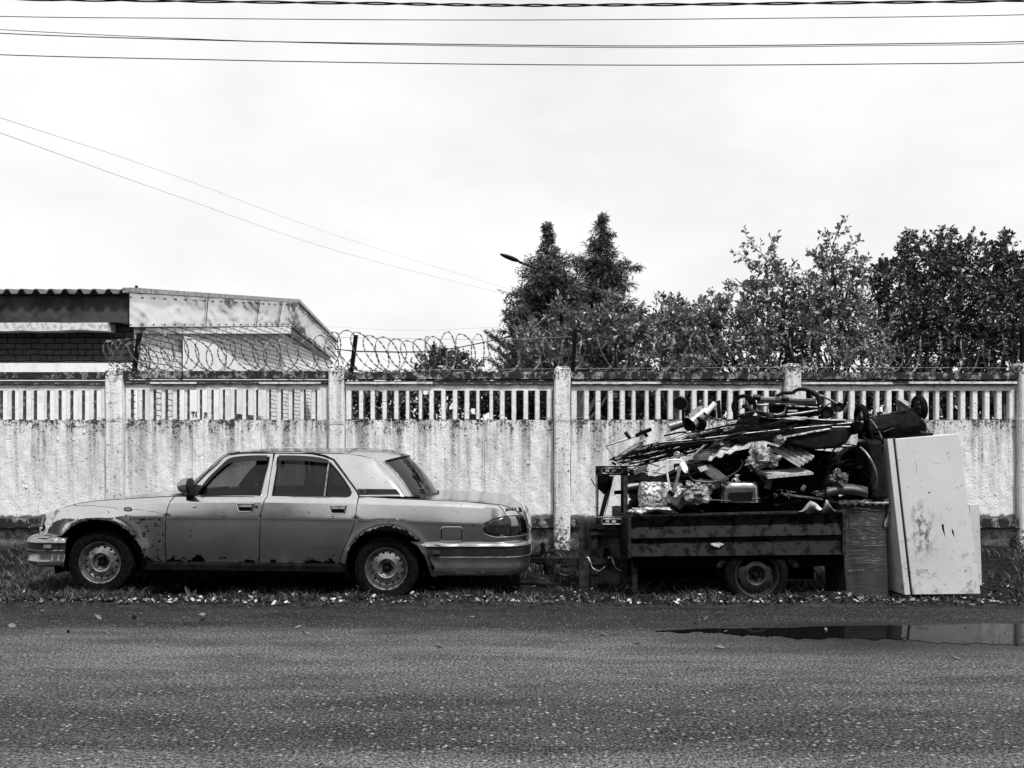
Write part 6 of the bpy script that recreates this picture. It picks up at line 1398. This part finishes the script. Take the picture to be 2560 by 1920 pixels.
mb = MB(); c = J(1706,1168,.02)
mb.lathe(c, (.75,-.6,.35), [(-.07,.020),(-.02,.022),(0,.045),(.012,.065),(.02,.066),(.012,.04),(.02,.001)], 22); tag(mb.build('lamp_reflector', M['whiteplastic'], smooth=40), 'small pale lamp cup beside the slotted channel', 'lamp cup')
slab([(1701,1168),(1712,1171),(1721,1178),(1718,1183),(1703,1176)], YT+.0, .006, 'pale_hinge', 'pale hinge plate next to the small lamp cup', 'hinge', M['whiteplastic'])
tubes('black_hose', 'black hose looping in a long arc above the sink', 'hose', [([(1724,1166),(1722,1185),(1733,1200),(1760,1204),(1790,1203),(1820,1192),(1846,1176),(1856,1160),(1853,1150)], .009)], -.03, M['hose'])
tubes('dark_crossbar', 'dark flat bar rising behind the lamp cup', 'bar', [([(1722,1150),(1762,1112)], .010)], .05, M['steel'])
mb = MB()
for k in range(7):
    a = J(1746+k*4.5, 1170-k*1.2, .0+.01*k); b = J(1796+k*4, 1208-k*1.5, -.02+.01*k); mb.obox(a, b-a, (0,.012,0), (.010,0,.012))
tag(mb.build('slat_bundle', M['soot']), 'bundle of dark slats tied with a pale band lying above the rubbish bags', 'slats')
slab([(1744,1169),(1765,1163),(1772,1172),(1752,1180)], YT-.03, .012, 'paper_band', 'pale band round the end of the slat bundle', 'band', M['paper'])
tubes('crossed_rods', 'two crossed rusty rods over the left rubbish bag', 'rods', [([(1683,1252),(1724,1218)], .007), ([(1704,1218),(1734,1216)], .010)], -.13, M['rust'])
slab([(1680,1244),(1706,1240),(1712,1262),(1698,1270),(1682,1262)], YT-.02, .02, 'torn_cardboard', 'torn dark cardboard hanging under the crossed rods', 'cardboard', M['soot'])
slab([(1668,1258),(1698,1262),(1694,1274),(1668,1270)], YT+.0, .05, 'short_board', 'short dark board end above the trailer rail', 'board', M['scrap'])
tubes('black_strut', 'dark strut slanting down across the chipboard beside the bottle bag', 'strut', [([(1874,1163),(1895,1186),(1914,1208)], .012), ([(1882,1176),(1930,1222)], .007)], -.05, M['iron'])
cyl(1917,1222,1925,1196,.034,.030,.06,'tin_cylinder','dented tin under the right end of the chipboard','tin',M['darksteel'],hollow=True)
cyl(2004,1226,2012,1214,.020,.02,.0,'pipe_stub','short pipe stub poking out above the planks','pipe',M['soot'],hollow=False)
plank((1960,1234), (2058,1246), .10, .018, .0, .0, 'splintered_plank', 'splintered plank lying above the right half of the side board', 'plank', M['wood'])
plank((1940,1262), (2010,1252), .10, .015, .05, .1, 'splintered_plank', 'dark plank partly under the splintered one', 'plank', M['scrap'])
mb = MB(); rr_ = random.Random(8)
for k in range(46):
    x = rr_.choice([1948, 1975, 2040, 2052, 1965])+rr_.uniform(-9, 9); y = 1232+rr_.uniform(-6, 9); a = rr_.uniform(0, 6.28); L = rr_.uniform(5, 16); mb.tube([J(x, y, -.02), J(x+L*math.cos(a), y+L*.5*math.sin(a), -.03)], .0028, 3, cap=False)
tag(mb.build('wood_splinters', M['wood'], fix=False), 'splinters and frayed fibres sticking out round the splintered plank', 'splinters')
mb = MB(); rows = []
for t in np.linspace(0, 1, 26):
    x = 1998+t*92; y = 1279-27*math.exp(-((t-.36)/.14)**2)*(1 if t < .36 else .8)-28*math.exp(-((t-.80)/.13)**2)-3*math.sin(t*3.1)
    rows.append([J(x-6*math.sin(t*9), y, -.02+.03*math.sin(t*12)), J(x-2, y+(1280-y)*.35, -.04), J(x, min(1279, y+(1280-y)*.8), .0)])
mb.grid(rows); o = mb.build('canvas_sheet', M['paper'], smooth=60); tag(o, 'curled canvas sheet over the right end of the side board', 'canvas'); s_ = o.modifiers.new('thickness', 'SOLIDIFY'); s_.thickness = .004
# bicycle wheel seen nearly edge-on and dark car panel
RIM0, RIM1 = -62, 88
rim_ = empty('broken_rim_arc', tuple(J(2155,1170,.05)), 'broken arc of a bright bicycle rim standing nearly edge-on beside the fridge', 'bicycle wheel'); c = J(2152, 1168, .12); ax2 = Vector((1, .10, .36)).normalized(); u = ax2.cross(Vector((0,0,1))).normalized(); v = ax2.cross(u)
mb = MB(); pts = [c+(u*math.cos(a)+v*math.sin(a))*.235 for a in np.linspace(R(RIM0), R(RIM1), 30)]; mb.tube(pts, .011, 6, cap=False); mb.build('rim', M['alu'], rim_, smooth=True)
mb = MB()
for k in range(18): a = k*math.pi/9; mb.tube([c+ax2*(.02 if k % 2 else -.02), c+(u*math.cos(a)+v*math.sin(a))*.23], .0016, 3, cap=False)
mb.lathe(c-ax2*.04, ax2, [(0,.001),(0,.018),(.08,.018),(.08,.001)], 10); mb.build('spokes', M['iron'], rim_)
mb = MB(); rows = [[J(2066+u_*104, 1218+18*math.sin(math.pi*u_)*0+26*t-8*math.sin(math.pi*u_), .02-.05*math.sin(math.pi*t)) for u_ in np.linspace(0, 1, 20)] for t in np.linspace(0, 1, 6)]; mb.grid(rows)
o = mb.build('car_wing_panel', M['darkgrey'], smooth=True); tag(o, 'dark dented panel lying below the crushed bottles', 'panel'); s_ = o.modifiers.new('thickness', 'SOLIDIFY'); s_.thickness = .01
plank((1948,1095), (2078,1070), .3, .012, .02, .02, 'bathtub_edge', 'pale chipped edge strip of a dark trough under the pushchair', 'edge strip', M['foam'])
slab([(1945,1097),(2078,1072),(2120,1070),(2116,1100),(2090,1118),(2040,1124),(1985,1112)], YT+.05, .45, 'dark_trough', 'large black trough lying on its side under the pushchair', 'trough', M['scrap'], bevel=.02)
baggy(1950, 1100, .0, .035, .04, 31, 'plastic_scrap', 'small scrap of clear plastic at the left end of the dark trough', (), cat='plastic scrap')
baggy(1790, 1103, .30, .06, .02, 33, 'plastic_scrap', 'white plastic scrap on top of the left corrugated sheet', (), mat=M['paper'], cat='plastic scrap')
slab([(2090,1150),(2128,1118),(2160,1112),(2172,1130),(2175,1235),(2120,1240),(2090,1225)], YT+.55, .2, 'black_barrel_half', 'black plastic tub standing behind the bicycle rim', 'tub', M['scrap'], bevel=.03)
slab([(2172,1104),(2206,1100),(2212,1160),(2222,1250),(2182,1250),(2174,1170)], YT+.03, .3, 'black_tub', 'black drum wedged against the fridge door', 'drum', M['scrap'], bevel=.03)
# black seat and tangled rods between the prams and in the dark corner
slab([(1868,1036),(1930,1046),(2000,1050),(2060,1046),(2110,1052),(2126,1062),(2040,1072),(1950,1080),(1880,1084),(1842,1078),(1850,1052)], YT+.50, .12, 'black_pram_seat', 'flattened black pram seat squeezed under the pram chassis', 'pram seat', M['fabric'])
r = random.Random(77)
for k in range(64):
    zone = k % 4
    if zone == 0: x, y, a, L = r.uniform(1640, 1800), r.uniform(1100, 1165), r.uniform(-.5, .1), r.uniform(40, 110)
    elif zone == 1: x, y, a, L = r.uniform(1800, 2060), r.uniform(1040, 1085), r.uniform(-.25, .2), r.uniform(50, 140)
    elif zone == 2: x, y, a, L = r.uniform(2030, 2110), r.uniform(1105, 1200), r.uniform(-1.2, 1.2), r.uniform(25, 80)
    else: x, y, a, L = r.uniform(1590, 1900), r.uniform(1165, 1270), r.uniform(-.9, .9), r.uniform(25, 90)
    d = r.uniform(.02, .3) if zone != 2 else r.uniform(.1, .45); x2, y2 = x+L*math.cos(a), y+L*math.sin(a)
    if zone == 3: y2 = min(y2, 1280)
    mb = MB(); mb.tube(curve([J(x, y, d), J((x+x2)/2+r.uniform(-5,5), (y+y2)/2+r.uniform(-8,8), d+r.uniform(-.05,.05)), J(min(x2, 2170), max(y2, 1040), d+r.uniform(-.1,.1))], 4), r.choice([.003,.004,.006,.009]), 6)
    tag(mb.build('bent_rod', M['iron'] if r.random() < .8 else M['darksteel'], smooth=True), 'thin bent black rod tangled among the dark scrap of the load', 'rod', 'bent black rods tangled in the load')
# dark pieces that fill the body of the load
r = random.Random(12)
for k in range(64):
    px = r.uniform(1590, 2160); top_ = lerp_table([(1560,1225),(1620,1185),(1700,1150),(1800,1120),(1900,1100),(2000,1085),(2100,1120),(2160,1150)], px)
    py = r.uniform(top_+28, 1285); d = r.uniform(.28, .95); kind = k % 4
    a = r.uniform(-.5, .5)
    if kind == 0:
        L = r.uniform(.2, .5); u = Vector((math.cos(a), r.uniform(-.2,.2), math.sin(a))).normalized()*L; mb = MB(); mb.obox(J(px, py, d)-u/2, u, (0, r.uniform(.1,.3), .03), (-u.z*.2, 0, r.uniform(.02, .05))); tag(mb.build('scrap_board', M['scrap']), 'dark board buried deep inside the trailer load', 'scrap board', 'boards buried in the load')
    elif kind == 1:
        L = r.uniform(.3, .7); u = Vector((math.cos(a), r.uniform(-.3,.3), math.sin(a))).normalized()*L; mb = MB(); mb.tube([J(px, py, d)-u/2, J(px, py, d)+u/2], r.uniform(.008, .02), 7); tag(mb.build('scrap_pipe', M['rust']), 'dark pipe buried deep inside the trailer load', 'scrap pipe', 'pipes buried in the load')
    elif kind == 2:
        mb = MB(); s = r.uniform(.07, .15); mb.grid(blob(J(px, py, d), s*1.4, s, s, k, .3), close=True); tag(mb.build('scrap_sack', M['fabric'], smooth=40), 'dark sack buried deep inside the trailer load', 'sack', 'sacks buried in the load')
    else:
        w, h = r.uniform(.12, .3), r.uniform(.1, .2); u = Vector((math.cos(a), .1, math.sin(a)*.5))*w; mb = MB(); mb.obox(J(px, py, d)-u/2, u, (0, r.uniform(.1,.25), 0), (-u.z*.5, 0, h)); tag(mb.build('scrap_casing', M['scrap'], bevel=.01), 'dark appliance casing buried deep inside the trailer load', 'casing', 'casings buried in the load')
for (pl, lab) in (([(1600,1290),(1606,1212),(1650,1200),(1700,1172),(1745,1168),(1760,1290)], 'large dark panel standing upright behind the mottled roll'), ([(1750,1290),(1756,1165),(1800,1135),(1880,1120),(1930,1130),(1935,1290)], 'large dark panel standing upright behind the sink'), ([(1928,1290),(1932,1130),(2000,1120),(2090,1130),(2100,1290)], 'large dark panel standing upright behind the splintered planks')):
    slab(pl, YT+.62, .04, 'standing_panel', lab, 'panel', M['scrap'])
tubes('thin_cable', 'thin cable hanging down the left edge of the fridge door', 'cable', [([(2189,1115),(2188,1160),(2182,1190),(2174,1215)], .003)], .0, M['darksteel'])
